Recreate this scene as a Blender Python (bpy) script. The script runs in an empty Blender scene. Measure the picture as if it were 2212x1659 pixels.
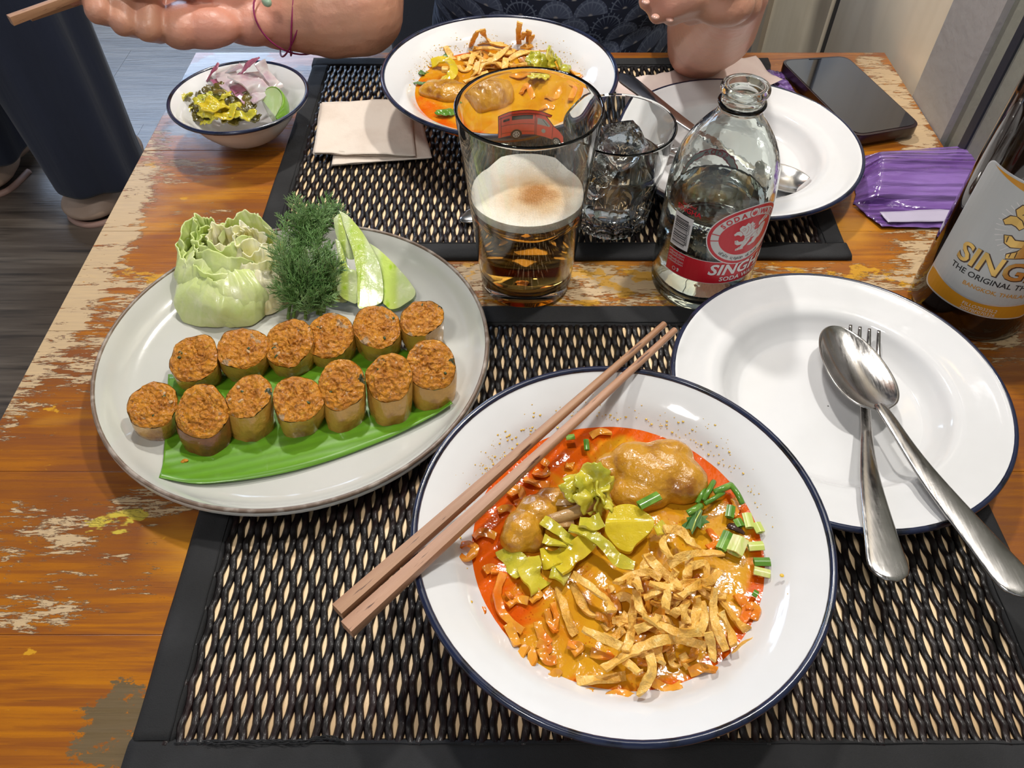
import bpy, bmesh, math, random
from mathutils import Vector, Matrix, noise, geometry
C = bpy.context.scene.collection
PI = math.pi
rnd = random.Random(7)

# ---------------------------------------------------------------- camera
F_PX, PITCH, HC = 1670.0, math.radians(50.14), 0.388      # table top is z = 0, floor is z = -0.75
sc = bpy.context.scene
cd = bpy.data.cameras.new('camera'); cam = bpy.data.objects.new('camera', cd); C.objects.link(cam)
cam.location = (0, 0, HC); cam.rotation_euler = (PI/2 - PITCH, 0, 0)
cd.sensor_width = 36; cd.lens = 36*F_PX/2212; cd.clip_start = 0.01; cd.clip_end = 60
sc.camera = cam
sc.view_settings.view_transform = 'Standard'; sc.view_settings.look = 'None'
sc.view_settings.gamma = 1; sc.view_settings.use_curve_mapping = False
sc.view_settings.exposure = 0.02
sc.cycles.max_bounces = 14; sc.cycles.transmission_bounces = 12; sc.cycles.transparent_max_bounces = 16
sc.cycles.caustics_refractive = True; sc.cycles.sample_clamp_indirect = 8.0; sc.cycles.blur_glossy = 0.6

# ---------------------------------------------------------------- world and lamps
w = bpy.data.worlds.new('room_light'); sc.world = w; w.use_nodes = True
bg = w.node_tree.nodes['Background']; bg.inputs[0].default_value = (0.88, 0.93, 1.0, 1); bg.inputs[1].default_value = 0.44

def lamp(name, loc, target, size, power, col, kind='AREA', sy=None):
    l = bpy.data.lights.new(name, kind); l.energy = power; l.color = col
    if kind == 'AREA':
        l.shape = 'RECTANGLE' if sy else 'DISK'; l.size = size
        if sy: l.size_y = sy
    o = bpy.data.objects.new(name, l); C.objects.link(o); o.location = loc
    d = Vector(target) - Vector(loc); o.rotation_euler = d.to_track_quat('-Z', 'Y').to_euler()
    return o
lamp('ceiling_spot', (0.335, 0.555, 1.02), (0.0, 0.38, 0), 0.055, 5.4, (1.0, 0.96, 0.91))
lamp('ceiling_spot', (-0.20, 1.20, 1.50), (0.1, 0.55, 0), 0.10, 15, (1.0, 0.96, 0.90))
lamp('ceiling_panel', (-0.45, -0.35, 1.60), (0, 0.4, 0), 0.26, 8.0, (1.0, 0.97, 0.94))
lamp('window_daylight', (-1.6, 3.6, 0.9), (-0.4, 1.2, -0.4), 1.6, 60, (0.55, 0.72, 1.0), sy=1.4)

# ---------------------------------------------------------------- helpers
_c, _s = math.cos(PITCH), math.sin(PITCH)
def at(x, y, z=0.0):
    """the point at height z that the photograph shows at pixel x, y"""
    u = (x - 1106)/F_PX; v = -(y - 829.5)/F_PX
    r = Vector((u, _c + v*_s, -_s + v*_c)); t = (HC - z)/-r.z
    return Vector((r.x*t, r.y*t, z))

def tag(o, label=None, cat=None, group=None, kind=None):
    if label: o['label'] = label
    if cat: o['category'] = cat
    if group: o['group'] = group
    if kind: o['kind'] = kind
    return o
def thing(name, loc, label, cat, group=None):
    o = bpy.data.objects.new(name, None); o.empty_display_size = 0.02; C.objects.link(o); o.location = loc
    return tag(o, label, cat, group)
def wloc(o):
    p = Vector((0, 0, 0))
    while o is not None: p += Vector(o.location); o = o.parent
    return p
class G:
    """collects world-space geometry, build() links it as one mesh object"""
    def __init__(s): s.v = []; s.f = []; s.m = []; s.mi = 0
    def add(s, vs, fs):
        n = len(s.v); s.v += [tuple(p) for p in vs]; s.f += [tuple(i+n for i in f) for f in fs]; s.m += [s.mi]*len(fs)
    def lathe(s, prof, c, n=64, sx=1, sy=1, closed=False):
        vs = []; fs = []; k = len(prof)
        for j in range(n):
            a = 2*PI*j/n; ca, sa = math.cos(a), math.sin(a)
            for r, z in prof: vs.append((c[0]+r*ca*sx, c[1]+r*sa*sy, c[2]+z))
        for j in range(n):
            j2 = (j+1) % n
            for i in range(k if closed else k-1):
                i2 = (i+1) % k; fs.append((j*k+i, j2*k+i, j2*k+i2, j*k+i2))
        s.add(vs, fs)
    def tube(s, pts, rad, n=8, cap=True, flat=1.0, up=None):
        pts = [Vector(p) for p in pts]; k = len(pts); vs = []; fs = []
        if not hasattr(rad, '__len__'): rad = [rad]*k
        ref = Vector(up) if up else None; prev = None
        for i, p in enumerate(pts):
            d = (pts[min(i+1, k-1)] - pts[max(i-1, 0)])
            if d.length < 1e-9: d = Vector((0, 0, 1))
            d.normalize()
            if ref is None: ref = Vector((0, 0, 1)) if abs(d.z) < .9 else Vector((1, 0, 0))
            a = d.cross(ref if prev is None or up else prev)
            if prev is not None and not up: b = prev - d*prev.dot(d); b.normalize(); a = d.cross(b)
            a.normalize(); b = a.cross(d) if up or prev is None else b
            b.normalize(); prev = b
            for j in range(n):
                t = 2*PI*j/n; vs.append(p + a*(math.cos(t)*rad[i]) + b*(math.sin(t)*rad[i]*flat))
        for i in range(k-1):
            for j in range(n):
                j2 = (j+1) % n; fs.append((i*n+j, i*n+j2, (i+1)*n+j2, (i+1)*n+j))
        if cap: fs.append(tuple(range(n-1, -1, -1))); fs.append(tuple((k-1)*n+j for j in range(n)))
        s.add(vs, fs)
    def box(s, lo, hi):
        x0, y0, z0 = lo; x1, y1, z1 = hi
        s.add([(x0,y0,z0),(x1,y0,z0),(x1,y1,z0),(x0,y1,z0),(x0,y0,z1),(x1,y0,z1),(x1,y1,z1),(x0,y1,z1)],
              [(0,3,2,1),(4,5,6,7),(0,1,5,4),(1,2,6,5),(2,3,7,6),(3,0,4,7)])
    def prism(s, top, h=None, down=None):
        """closed slab under a polygon of points; down is the vector to the other face"""
        top = [Vector(p) for p in top]; n = len(top); d = Vector(down) if down is not None else Vector((0, 0, -h))
        tris = geometry.tessellate_polygon([top])
        vs = top + [p + d for p in top]
        fs = [tuple(t) for t in tris] + [tuple(i+n for i in reversed(t)) for t in tris]
        fs += [(i, i+n, (i+1) % n + n, (i+1) % n) for i in range(n)]
        s.add(vs, fs)
    def grid(s, fn, nu, nv, wrap=False):
        vs = [fn(i/nu, j/nv) for j in range(nv+1) for i in range(nu if wrap else nu+1)]
        w_ = nu if wrap else nu+1
        fs = [(j*w_+i, j*w_+(i+1) % w_, (j+1)*w_+(i+1) % w_, (j+1)*w_+i) for j in range(nv) for i in range(nu)]
        s.add(vs, fs)
    def ball(s, c, r, n=12, m=8, rot=None):
        r = r if hasattr(r, '__len__') else (r, r, r); c = Vector(c)
        vs = []
        for j in range(1, m):
            b = PI*j/m
            for i in range(n):
                a = 2*PI*i/n; vs.append(Vector((r[0]*math.cos(a)*math.sin(b), r[1]*math.sin(a)*math.sin(b), r[2]*math.cos(b))))
        vs += [Vector((0, 0, r[2])), Vector((0, 0, -r[2]))]
        if rot is not None: vs = [rot @ p for p in vs]
        vs = [p + c for p in vs]; t = len(vs)-2; fs = []
        for j in range(m-2):
            for i in range(n): fs.append((j*n+i, (j+1)*n+i, (j+1)*n+(i+1) % n, j*n+(i+1) % n))
        for i in range(n): fs.append((t, i, (i+1) % n)); fs.append((t+1, (m-2)*n+(i+1) % n, (m-2)*n+i))
        s.add(vs, fs)
    def build(s, name, mat, parent=None, smooth=True, label=None, kind=None, auto=None, sub=0, solid=0, soff=0, bevel=0):
        o_ = wloc(parent) if parent else Vector((0, 0, 0))
        me = bpy.data.meshes.new(name)
        me.from_pydata([(p[0]-o_.x, p[1]-o_.y, p[2]-o_.z) for p in s.v], [], s.f)
        mats = mat if isinstance(mat, (list, tuple)) else [mat]
        for m in mats: me.materials.append(m)
        if len(mats) > 1: me.polygons.foreach_set('material_index', s.m)
        me.validate(); bm = bmesh.new(); bm.from_mesh(me); bmesh.ops.recalc_face_normals(bm, faces=bm.faces); bm.to_mesh(me); bm.free()
        if smooth:
            me.polygons.foreach_set('use_smooth', [True]*len(me.polygons))
            if auto: me.set_sharp_from_angle(angle=math.radians(auto))
        o = bpy.data.objects.new(name, me); C.objects.link(o)
        if parent: o.parent = parent
        if solid: md = o.modifiers.new('solidify', 'SOLIDIFY'); md.thickness = solid; md.offset = soff
        if bevel: md = o.modifiers.new('bevel', 'BEVEL'); md.width = bevel; md.segments = 2; md.limit_method = 'ANGLE'
        if sub: md = o.modifiers.new('subsurf', 'SUBSURF'); md.levels = md.render_levels = sub
        if label: o['label'] = label
        if kind: o['kind'] = kind
        return o
    def remesh(s, voxel, smooth_it=6, disp=None):
        """melts the collected closed shapes into one skin; optional disp(co, normal) -> offset"""
        me = bpy.data.meshes.new('tmp'); me.from_pydata(s.v, [], s.f)
        bm = bmesh.new(); bm.from_mesh(me); bmesh.ops.recalc_face_normals(bm, faces=bm.faces); bm.to_mesh(me); bm.free()
        o = bpy.data.objects.new('tmp', me); C.objects.link(o)
        md = o.modifiers.new('r', 'REMESH'); md.mode = 'VOXEL'; md.voxel_size = voxel
        if smooth_it: m2 = o.modifiers.new('s', 'SMOOTH'); m2.factor = 0.5; m2.iterations = smooth_it
        dg = bpy.context.evaluated_depsgraph_get(); dg.update()
        r = bpy.data.meshes.new_from_object(o.evaluated_get(dg))
        bpy.data.objects.remove(o); bpy.data.meshes.remove(me)
        g = G(); nv = [v.co.copy() for v in r.vertices]
        if disp: nv = [c + v.normal*disp(c, v.normal) for c, v in zip(nv, r.vertices)]
        g.add(nv, [tuple(p.vertices) for p in r.polygons]); bpy.data.meshes.remove(r)
        return g

def ns(p, sc_=1.0, seed=0): return noise.noise(Vector((p[0]*sc_+seed*13.7, p[1]*sc_+seed*3.1, p[2]*sc_-seed*7.3)))
def fbm(p, sc_=1.0, seed=0, o=4): return noise.fractal(Vector((p[0]*sc_+seed*13.7, p[1]*sc_+seed*3.1, p[2]*sc_-seed*7.3)), 1.0, 2.0, o)
def smooth_path(pts, sub=6):
    pts = [Vector(p) for p in pts]; out = []
    if len(pts) < 3: return [pts[0].lerp(pts[-1], i/sub) for i in range(sub+1)]
    for i in range(len(pts)-1):
        p0 = pts[max(i-1, 0)]; p1 = pts[i]; p2 = pts[i+1]; p3 = pts[min(i+2, len(pts)-1)]
        for k in range(sub):
            t = k/sub; out.append(0.5*((2*p1)+(p2-p0)*t+(2*p0-5*p1+4*p2-p3)*t*t+(3*p1-p0-3*p2+p3)*t**3))
    out.append(pts[-1]); return out

# ---------------------------------------------------------------- materials
class NT:
    def __init__(s, name):
        s.m = bpy.data.materials.new(name); s.m.use_nodes = True; s.t = s.m.node_tree
        s.b = s.t.nodes['Principled BSDF']; s.out = s.t.nodes['Material Output']
        s.co = s.t.nodes.new('ShaderNodeTexCoord').outputs['Object']
    def n(s, ty, **kw):
        o = s.t.nodes.new('ShaderNode'+ty)
        for k, v in kw.items(): setattr(o, k, v)
        return o
    def l(s, a, b): s.t.links.new(a, b)
    def val(s, sock, v):
        if isinstance(v, (int, float)): sock.default_value = v
        elif isinstance(v, (tuple, list)): sock.default_value = tuple(v)+((1,) if len(v) == 3 and len(sock.default_value) == 4 else ())
        else: s.l(v, sock)
    def math(s, op, a, b=0.0, c=None, clamp=False):
        o = s.n('Math', operation=op, use_clamp=clamp); s.val(o.inputs[0], a); s.val(o.inputs[1], b)
        if c is not None: s.val(o.inputs[2], c)
        return o.outputs[0]
    def mapc(s, scale=(1, 1, 1), loc=(0, 0, 0), rot=(0, 0, 0), src=None):
        o = s.n('Mapping'); s.l(src or s.co, o.inputs[0]); o.inputs['Scale'].default_value = scale
        o.inputs['Location'].default_value = loc; o.inputs['Rotation'].default_value = rot; return o.outputs[0]
    def noise(s, scale, stretch=(1, 1, 1), detail=4, rough=.55, loc=(0, 0, 0), dist=0):
        o = s.n('TexNoise'); s.l(s.mapc(stretch, loc), o.inputs['Vector']); o.inputs['Scale'].default_value = scale
        o.inputs['Detail'].default_value = detail; o.inputs['Roughness'].default_value = rough; o.inputs['Distortion'].default_value = dist
        return o.outputs['Fac']
    def voro(s, scale, stretch=(1, 1, 1), feat='F1', loc=(0, 0, 0)):
        o = s.n('TexVoronoi', feature=feat); s.l(s.mapc(stretch, loc), o.inputs['Vector']); o.inputs['Scale'].default_value = scale
        return o.outputs['Distance']
    def rng(s, v, a, b, c=0.0, d=1.0, smooth=True):
        o = s.n('MapRange', interpolation_type='SMOOTHSTEP' if smooth else 'LINEAR'); s.val(o.inputs[0], v)
        for i, x in enumerate((a, b, c, d)): o.inputs[i+1].default_value = x
        return o.outputs[0]
    def mix(s, f, a, b):
        o = s.n('Mix', data_type='RGBA'); s.val(o.inputs[0], f); s.val(o.inputs[6], a); s.val(o.inputs[7], b); return o.outputs[2]
    def bump(s, h, dist, strength=1.0, prev=None):
        o = s.n('Bump'); s.l(h, o.inputs['Height']); o.inputs['Distance'].default_value = dist; o.inputs['Strength'].default_value = strength
        if prev: s.l(prev, o.inputs['Normal'])
        return o.outputs[0]
    def set(s, **kw):
        al = {'col': 'Base Color', 'rough': 'Roughness', 'metal': 'Metallic', 'trans': 'Transmission Weight', 'ior': 'IOR', 'coat': 'Coat Weight',
              'coatr': 'Coat Roughness', 'sss': 'Subsurface Weight', 'sssr': 'Subsurface Radius', 'ssss': 'Subsurface Scale', 'spec': 'Specular IOR Level', 'nrm': 'Normal', 'sheen': 'Sheen Weight'}
        for k, v in kw.items(): s.val(s.b.inputs[al[k]], v)
        return s
def mat(name, col, rough=.5, mixes=(), bumps=(), **kw):
    """mixes: (colour, noise scale, low, high, stretch)   bumps: (scale, distance, stretch)"""
    t = NT(name); c = col
    for i, mx in enumerate(mixes):
        c2, sc_, a, b = mx[:4]; st = mx[4] if len(mx) > 4 else (1, 1, 1)
        c = t.mix(t.rng(t.noise(sc_, st, loc=(i*3.3, 0, 0)), a, b), c, c2)
    p = None
    for bp in bumps: p = t.bump(t.noise(bp[0], bp[2] if len(bp) > 2 else (1, 1, 1)), bp[1], prev=p)
    t.set(col=c, rough=rough, **kw)
    if p: t.set(nrm=p)
    return t.m

enamel = mat('white_enamel', (.74, .74, .745), .09, mixes=[((.69, .69, .69), 9, .45, .7)], bumps=[(18, .0006)], coat=.35, coatr=.06)
rim_blue = mat('navy_enamel_rim', (.012, .018, .05), .22, mixes=[((.002, .003, .008), 60, .5, .65)], coat=.3)
steel = None
def _steel():
    t = NT('brushed_steel'); a = t.noise(900, (1, .05, 1), 2); b = t.noise(700, (.06, 1, 1), 2)
    sp = t.noise(60); t.set(col=t.mix(t.rng(sp, .35, .75), (.52, .50, .48), (.40, .385, .37)), metal=1.0, rough=t.rng(t.math('ADD', a, t.noise(35)), .7, 1.4, .15, .30),
                            nrm=t.bump(t.math('ADD', a, b), .00002)); return t.m
steel = _steel()
steel_plain = mat('polished_steel', (.60, .59, .58), .17, bumps=[(120, .0001)], metal=1.0)
def _glass(name, col=(1, 1, 1), rough=0.0, ior=1.46, bumps=()):
    return mat(name, col, rough, bumps=bumps, trans=1.0, ior=ior)
glass = _glass('clear_glass', (.965, .985, .97))
glass_soda = _glass('clear_bottle_glass', (.93, .975, .95), bumps=[(28, .0006)])
water_m = _glass('water', (.97, .985, .985), ior=1.333)
ice_m = _glass('ice', (.97, .98, .98), .03, 1.31, bumps=[(60, .0015)])
cloth_black = mat('black_cotton_hem', (.010, .010, .011), .85, mixes=[((.022, .022, .024), 14, .4, .7)], bumps=[(1500, .0002), (40, .0012)])
# ================================================================ SETTING
floor_m = mat('grey_wood_vinyl', (.115, .088, .068), .33, mixes=[((.20, .16, .125), 9, .4, .65, (.25, 3, 1)), ((.055, .042, .034), 16, .5, .72, (.2, 4, 1))], bumps=[(60, .0008, (.2, 3, 1))])
cream = mat('cream_painted_panel', (.97, .86, .66), .38, mixes=[((.86, .75, .56), 5, .45, .75, (1, 4, .4))], bumps=[(8, .002)])
greywall = mat('grey_painted_wall', (.30, .31, .26), .6, mixes=[((.25, .26, .21), 4, .4, .7)], bumps=[(90, .0006)])
lightgrey = mat('light_grey_painted_post', (.43, .42, .41), .55, bumps=[(90, .0006)])
darkjoint = mat('dark_joint_strip', (.03, .035, .05), .5)
white_wall = mat('white_plaster', (.62, .62, .60), .85, bumps=[(60, .001)])
def struct(name, g, m, parent=None, **kw):
    o = g.build(name, m, parent, smooth=False, **kw)
    if parent is None: o['kind'] = 'structure'
    return o
# floor of long vinyl planks, each a piece of its own
fb = G(); fb.box((-3.2, -1.6, -.80), (1.6, 4.0, -.752)); fl = struct('floor', fb, mat('floor_joint_dark', (.06, .05, .04), .8))
_pl = {}
for r in range(28):
    y0 = -1.55 + r*.20; x = -3.2 + (r*.47) % 1.1 - 1.1
    while x < 1.58:
        a, b = max(x, -3.19), min(x+1.2, 1.58)
        if b - a > .05 and y0 < 3.9:
            k = round(b-a, 3)
            if k not in _pl:
                g = G(); g.box((0, .0, -.004), (b-a-.0006, .1995, 0)); _pl[k] = g.build('plank', floor_m, None, smooth=False); o = _pl[k]
            else: o = _pl[k].copy(); C.objects.link(o)
            o.parent = fl; o.location = (a, y0, -.748)
        x += 1.2
# wall beside the table: grey panel, light grey post, cream panels with dark joints
g = G(); g.box((.386, -1.5, -.75), (.50, .574, 1.85)); wr = struct('wall_right', g, greywall)
g = G(); g.box((.384, .574, -.75), (.50, .584, 1.85)); struct('joint_strip', g, darkjoint, wr)
g = G(); g.box((.386, .584, -.75), (.50, .606, 1.85)); struct('narrow_panel', g, greywall, wr)
g = G(); g.box((.380, .606, -.75), (.50, .680, 1.85)); struct('post', g, lightgrey, wr)
for y0, y1 in ((.690, .938), (.962, 1.175)):
    g = G(); g.box((.390, y0, -.75), (.50, y1, 1.85)); struct('panel', g, cream, wr)
for y0, y1 in ((.680, .690), (.938, .962)):
    g = G(); g.box((.395, y0, -.75), (.50, y1, 1.85)); struct('joint_strip', g, darkjoint, wr)
g = G(); g.box((.383, 1.175, -.75), (.50, 1.205, 1.85)); struct('edge_trim', g, mat('beige_trim', (.50, .42, .32), .5), wr)
g = G(); g.box((1.5, 1.2, -.75), (1.6, 4.0, 1.85)); struct('wall_far_right', g, white_wall)
# back wall with a wide window
g = G(); g.box((-3.2, 3.9, -.75), (-2.9, 4.0, 1.85)); g.box((-.1, 3.9, -.75), (1.6, 4.0, 1.85)); g.box((-2.9, 3.9, 1.6), (-.1, 4.0, 1.85)); g.box((-2.9, 3.9, -.75), (-.1, 4.0, -.55))
struct('wall_back', g, white_wall)
wn = G(); wn.box((-2.9, 3.92, -.55), (-2.84, 3.98, 1.6)); wn.box((-.16, 3.92, -.55), (-.1, 3.98, 1.6)); wn.box((-1.53, 3.92, -.55), (-1.47, 3.98, 1.6)); wn.box((-2.9, 3.92, 1.54), (-.1, 3.98, 1.6)); wn.box((-2.9, 3.92, -.55), (-.1, 3.98, -.49))
wo = struct('window_1', wn, mat('window_frame_white', (.6, .6, .6), .4))
for x0, x1 in ((-2.84, -1.53), (-1.47, -.16)):
    g = G(); g.box((x0, 3.945, -.49), (x1, 3.951, 1.54)); struct('pane', g, glass, wo)
g = G(); g.box((-3.2, -1.6, 1.85), (1.6, 4.0, 1.95)); struct('ceiling', g, mat('dark_painted_ceiling', (.15, .145, .14), .8))

# ================================================================ TABLE
def wood_table():
    t = NT('worn_varnished_wood')
    sep = t.n('SeparateXYZ'); t.l(t.co, sep.inputs[0]); X, Y = sep.outputs[0], sep.outputs[1]
    gr = t.noise(7, (1.6, 34, 6), 6, .6, dist=.6); gr2 = t.noise(30, (1.2, 40, 6), 4, .6); big = t.noise(5, (1, 2.2, 1), 3)
    c = t.mix(t.rng(gr, .32, .68), (.44, .150, .007), (.24, .066, .004))
    c = t.mix(t.rng(big, .42, .68, 0, .85), c, (.20, .060, .012))
    c = t.mix(t.rng(t.noise(9, (1, 2, 1), 3, loc=(4, 1, 0)), .55, .72, 0, .7), c, (.58, .25, .015))
    c = t.mix(t.rng(gr2, .60, .70, 0, .55), c, (.11, .035, .01))
    def blob(x, y, sx, sy, amt):
        dx = t.math('DIVIDE', t.math('SUBTRACT', X, x), sx); dy = t.math('DIVIDE', t.math('SUBTRACT', Y, y), sy)
        d = t.math('SQRT', t.math('ADD', t.math('MULTIPLY', dx, dx), t.math('MULTIPLY', dy, dy)))
        return t.rng(d, .35, 1.15, amt, 0)
    bias = None
    for b in ((-.318, .45, .038, .22, .23), (-.29, .37, .05, .10, .14), (-.265, .215, .075, .030, .135), (-.25, .168, .055, .016, .16), (-.225, .190, .06, .030, .10), (-.20, .235, .05, .02, .14),
              (.0, .42, .5, .032, .20), (.33, .42, .07, .10, .2), (-.28, .56, .05, .03, .13), (-.17, .42, .05, .03, .1), (.36, .66, .03, .16, .22), (-.25, .50, .05, .03, .10)):
        v = blob(*b); bias = v if bias is None else t.math('MAXIMUM', bias, v)
    wn_ = t.math('ADD', t.math('MULTIPLY', t.noise(30, (1, 4.2, 1), 9, .72, dist=.5), .62), t.math('MULTIPLY', t.noise(110, (1, 6, 1), 6, .75), .38))
    wear = t.rng(t.math('ADD', wn_, bias), .640, .668)
    pale = t.mix(t.noise(40, (1, 12, 1)), (.60, .42, .22), (.42, .30, .18))
    c = t.mix(wear, c, pale)
    # bare grey-brown patch by the near edge and window reflection painted grey into the far corner
    dk = t.rng(t.math('ADD', t.noise(55, (1, 1.8, 1), 8, .75), blob(-.190, .110, .026, .034, .34)), .74, .765)
    c = t.mix(dk, c, t.mix(gr2, (.17, .115, .055), (.10, .07, .035)))
    gy = t.rng(t.math('ADD', t.noise(24, (1, 1.6, 1), 5, .6), blob(-.285, .70, .075, .13, .42)), .72, .80)
    c = t.mix(gy, c, t.mix(gr, (.30, .29, .29), (.16, .15, .16)))
    yl = t.rng(t.math('ADD', t.noise(30, (1, 2, 1), 4, .6, loc=(7, 2, 0)), blob(-.225, .222, .025, .015, .35)), .82, .86)
    c = t.mix(yl, c, (.55, .42, .05))
    yb = t.rng(t.math('ADD', t.noise(40, (1, 1.6, 1), 5, .6, loc=(2, 5, 0)), blob(.05, .42, .55, .035, .15)), .67, .71, 0, .9)
    c = t.mix(yb, c, (.60, .30, .015))
    hh = t.math('ADD', t.math('MULTIPLY', wear, -.6), t.math('MULTIPLY', gr2, .25))
    t.set(col=c, rough=t.math('ADD', t.math('MULTIPLY', wear, .18), t.rng(gr, .3, .7, .24, .36)), nrm=t.bump(hh, .0004), coat=.25, coatr=.16)
    return t.m
woodm = wood_table(); TX0, TX1, TY0, TY1 = -.322, .3795, .062, .7640
tb = thing('dining_table', (0, 0, 0), 'worn orange varnished wooden table with chipped pale patches under all the dishes', 'table')
ys = [TY0, .1560, .2560, .3720, .4800, .5900, .6820, TY1]
for i in range(7):
    a, b = ys[i], ys[i+1]; g = G(); e = .00015
    g.box((TX0, a+e*.6, -.026), (TX1, b-e*.6, 0)); g.build('board', woodm, tb, smooth=False, bevel=.0004)
g = G(); g.box((TX0+.03, TY0+.03, -.095), (TX1-.03, TY0+.05, -.0265)); g.box((TX0+.03, TY1-.05, -.095), (TX1-.03, TY1-.03, -.0265))
g.box((TX0+.03, TY0+.05, -.095), (TX0+.05, TY1-.05, -.0265)); g.box((TX1-.05, TY0+.05, -.095), (TX1-.03, TY1-.05, -.0265)); g.build('apron', woodm, tb, smooth=False)
for x in (TX0+.03, TX1-.075):
    for y in (TY0+.03, TY1-.075):
        g = G(); g.box((x, y, -.748), (x+.045, y+.045, -.096)); g.build('leg', woodm, tb, smooth=False)

# ================================================================ PLACEMATS
reed_m = mat('black_reed', (.006, .004, .004), .40, spec=.3, mixes=[((.030, .012, .012), 130, .5, .75, (1, .15, 1))], bumps=[(900, .0007, (1, .06, 1))], coat=.15, coatr=.2)
straw_m = mat('pale_straw', (.95, .70, .42), .45, mixes=[((.82, .55, .30), 300, .45, .7, (1, .1, 1)), ((.30, .16, .07), 240, .68, .74)], bumps=[(900, .0002, (1, .06, 1))])
thread_m = mat('brown_thread', (.34, .14, .07), .7)
def placemat(x0, x1, y0, y1, hem, label, name='placemat'):
    t = thing(name, ((x0+x1)/2, (y0+y1)/2, 0), label, 'placemat')
    px, py = .00490, .0192
    ax0, ax1, ay0, ay1 = x0+hem-.004, x1-hem+.004, y0+hem-.004, y1-hem+.004
    nx = int((ax1-ax0)/px); px = (ax1-ax0)/nx; ph = {}
    n = int((ay1-ay0)/py*12)
    for k in range(nx+1):
        x = ax0 + k*px; key = k % 2
        if key not in ph:
            g = G(); amp = px*.17; sg = 1 if key else -1; pts = []
            for i in range(n+1):
                y = ay0 + (ay1-ay0)*i/n; c0 = math.cos(2*PI*(y-ay0)/py); w_ = .7*(1-2*math.acos(max(-1, min(1, c0)))/PI)+.3*c0
                pts.append((x + sg*amp*w_, y, .00215+.0004*math.cos(2*PI*(y-ay0)/py*2)))
            g.tube(pts, px*.412, n=6, flat=.62, cap=True, up=(0, 0, 1)); o = g.build('reed', reed_m, t); o['x0'] = x; ph[key] = o
        else:
            o = ph[key].copy(); C.objects.link(o); o.location.x = x - ph[key]['x0'] + rnd.uniform(-.05, .05)*px
        o.rotation_euler = (0, 0, 0); o.location.z = rnd.uniform(-.0002, .0002)
    s0 = None
    for k in range(nx):
        x = ax0 + (k+.5)*px
        if s0 is None:
            g = G(); g.tube([(x, ay0+(ay1-ay0)*i/8, .00085) for i in range(9)], px*.49, n=6, flat=.24, up=(0, 0, 1)); s0 = g.build('straw', straw_m, t); s0['x0'] = x
        else: o = s0.copy(); C.objects.link(o); o.location.x = x - s0['x0']; o.location.z = rnd.uniform(-.0001, .0001)
    for o in t.children:
        for kk in ('x0', 'y0'):
            if kk in o: del o[kk]
    for (a, b, c_, d) in ((x0, x1, y0, y0+hem), (x0, x1, y1-hem, y1), (x0, x0+hem, y0+hem-.002, y1-hem+.002), (x1-hem, x1, y0+hem-.002, y1-hem+.002)):
        g = G(); long_x = (b-a) > (d-c_)
        def fn(u, v, a=a, b=b, c_=c_, d=d, sgn=1):
            x = a+(b-a)*u; y = c_+(d-c_)*v; e = v if long_x else u; e = min(e, 1-e)
            ed = min(1, e/.12); wob = .0007*ns((x, y, 0), 60, 3) if ed > 0 else 0
            jx = .0012*ns((x, y, 1), 22, 5) if (u in (0, 1)) else 0; jy = .0012*ns((x, y, 2), 22, 6) if v in (0, 1) else 0
            return (x+jx, y+jy, .0006 + ed*.0030 + wob*ed)
        if long_x: g.grid(fn, 90, 10)
        else: g.grid(fn, 10, 60)
        h = g.build('hem', cloth_black, t, solid=.0006)
        g = G(); q = .0030
        if long_x: yy = (d-q if c_ == y0 else c_+q); g.tube([(a+hem+(b-a-2*hem)*i/40, yy+.0002*math.sin(i*2.1), .0042) for i in range(41)], .00035, n=4)
        else: xx = (b-q if a == x0 else a+q); g.tube([(xx+.0002*math.sin(i*2.1), c_+(d-c_)*i/30, .0042) for i in range(31)], .00035, n=4)
        g.build('seam', cloth_black, h)
    return t
placemat(-.1790, .2750, .0840, .3950, .0215, 'woven black and straw placemat nearest the viewer, under the front noodle bowl')
placemat(-.1985, .2560, .4450, .7480, .0190, 'woven black and straw placemat on the far side, under the back noodle bowl and glasses')
g = G()
for k in range(7):
    p0 = at(440+k*9, 1600, .006); pts = []
    for i in range(24):
        q = at(440+i*13+6*math.sin(k*2+i), 1603 + 4*math.sin(i*.5+k*1.7)+3*ns((i*.7, k*3, 0), 1.3, 4)-(9 if i > 17 else 0)*math.sin((i-17)*.5)*1.2, .0048+.001*math.sin(i+k)); pts.append(q)
    g.tube(pts, .00022, n=4)
o = g.build('loose_thread', cloth_black); tag(o, 'tangle of loose black threads frayed from the near hem of the front placemat', 'thread')
# ================================================================ ENAMEL WARE
def round_dish(name, label, cat, cx, cy, z0, prof, thick, rim_r, bead=.0019, mat_in=enamel, group=None, sy=1.0, bead_m=None, foot=None, tilt=None):
    """prof: (r, z) of the inner face from the middle outwards"""
    t = thing(name, (cx, cy, z0), label, cat, group)
    pin = smooth_path([(r, 0, z) for r, z in prof], 5); pin = [(p.x, p.z) for p in pin]
    inner = [(max(r, .0005), z) for r, z in pin]
    outer = [(max(r+thick*(.5 if z > pin[-1][1]*.85 else .8), .0005) if i else .0005, z-thick) for i, (r, z) in enumerate(pin)]
    outer = [(r, max(z, 0.0)) for r, z in outer]
    g = G(); g.lathe(inner + outer[::-1], (cx, cy, z0), 96, 1, sy)
    g.build('body', mat_in, t)
    R, Z = pin[-1]; g = G()
    g.lathe([(R+.0004+bead*math.cos(a), Z-bead*.7+bead*math.sin(a)) for a in [2*PI*i/10 for i in range(10)]], (cx, cy, z0), 96, 1, sy, closed=True)
    g.build('rim', bead_m or rim_blue, t)
    if tilt: t.rotation_euler = tilt
    return t
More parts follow.
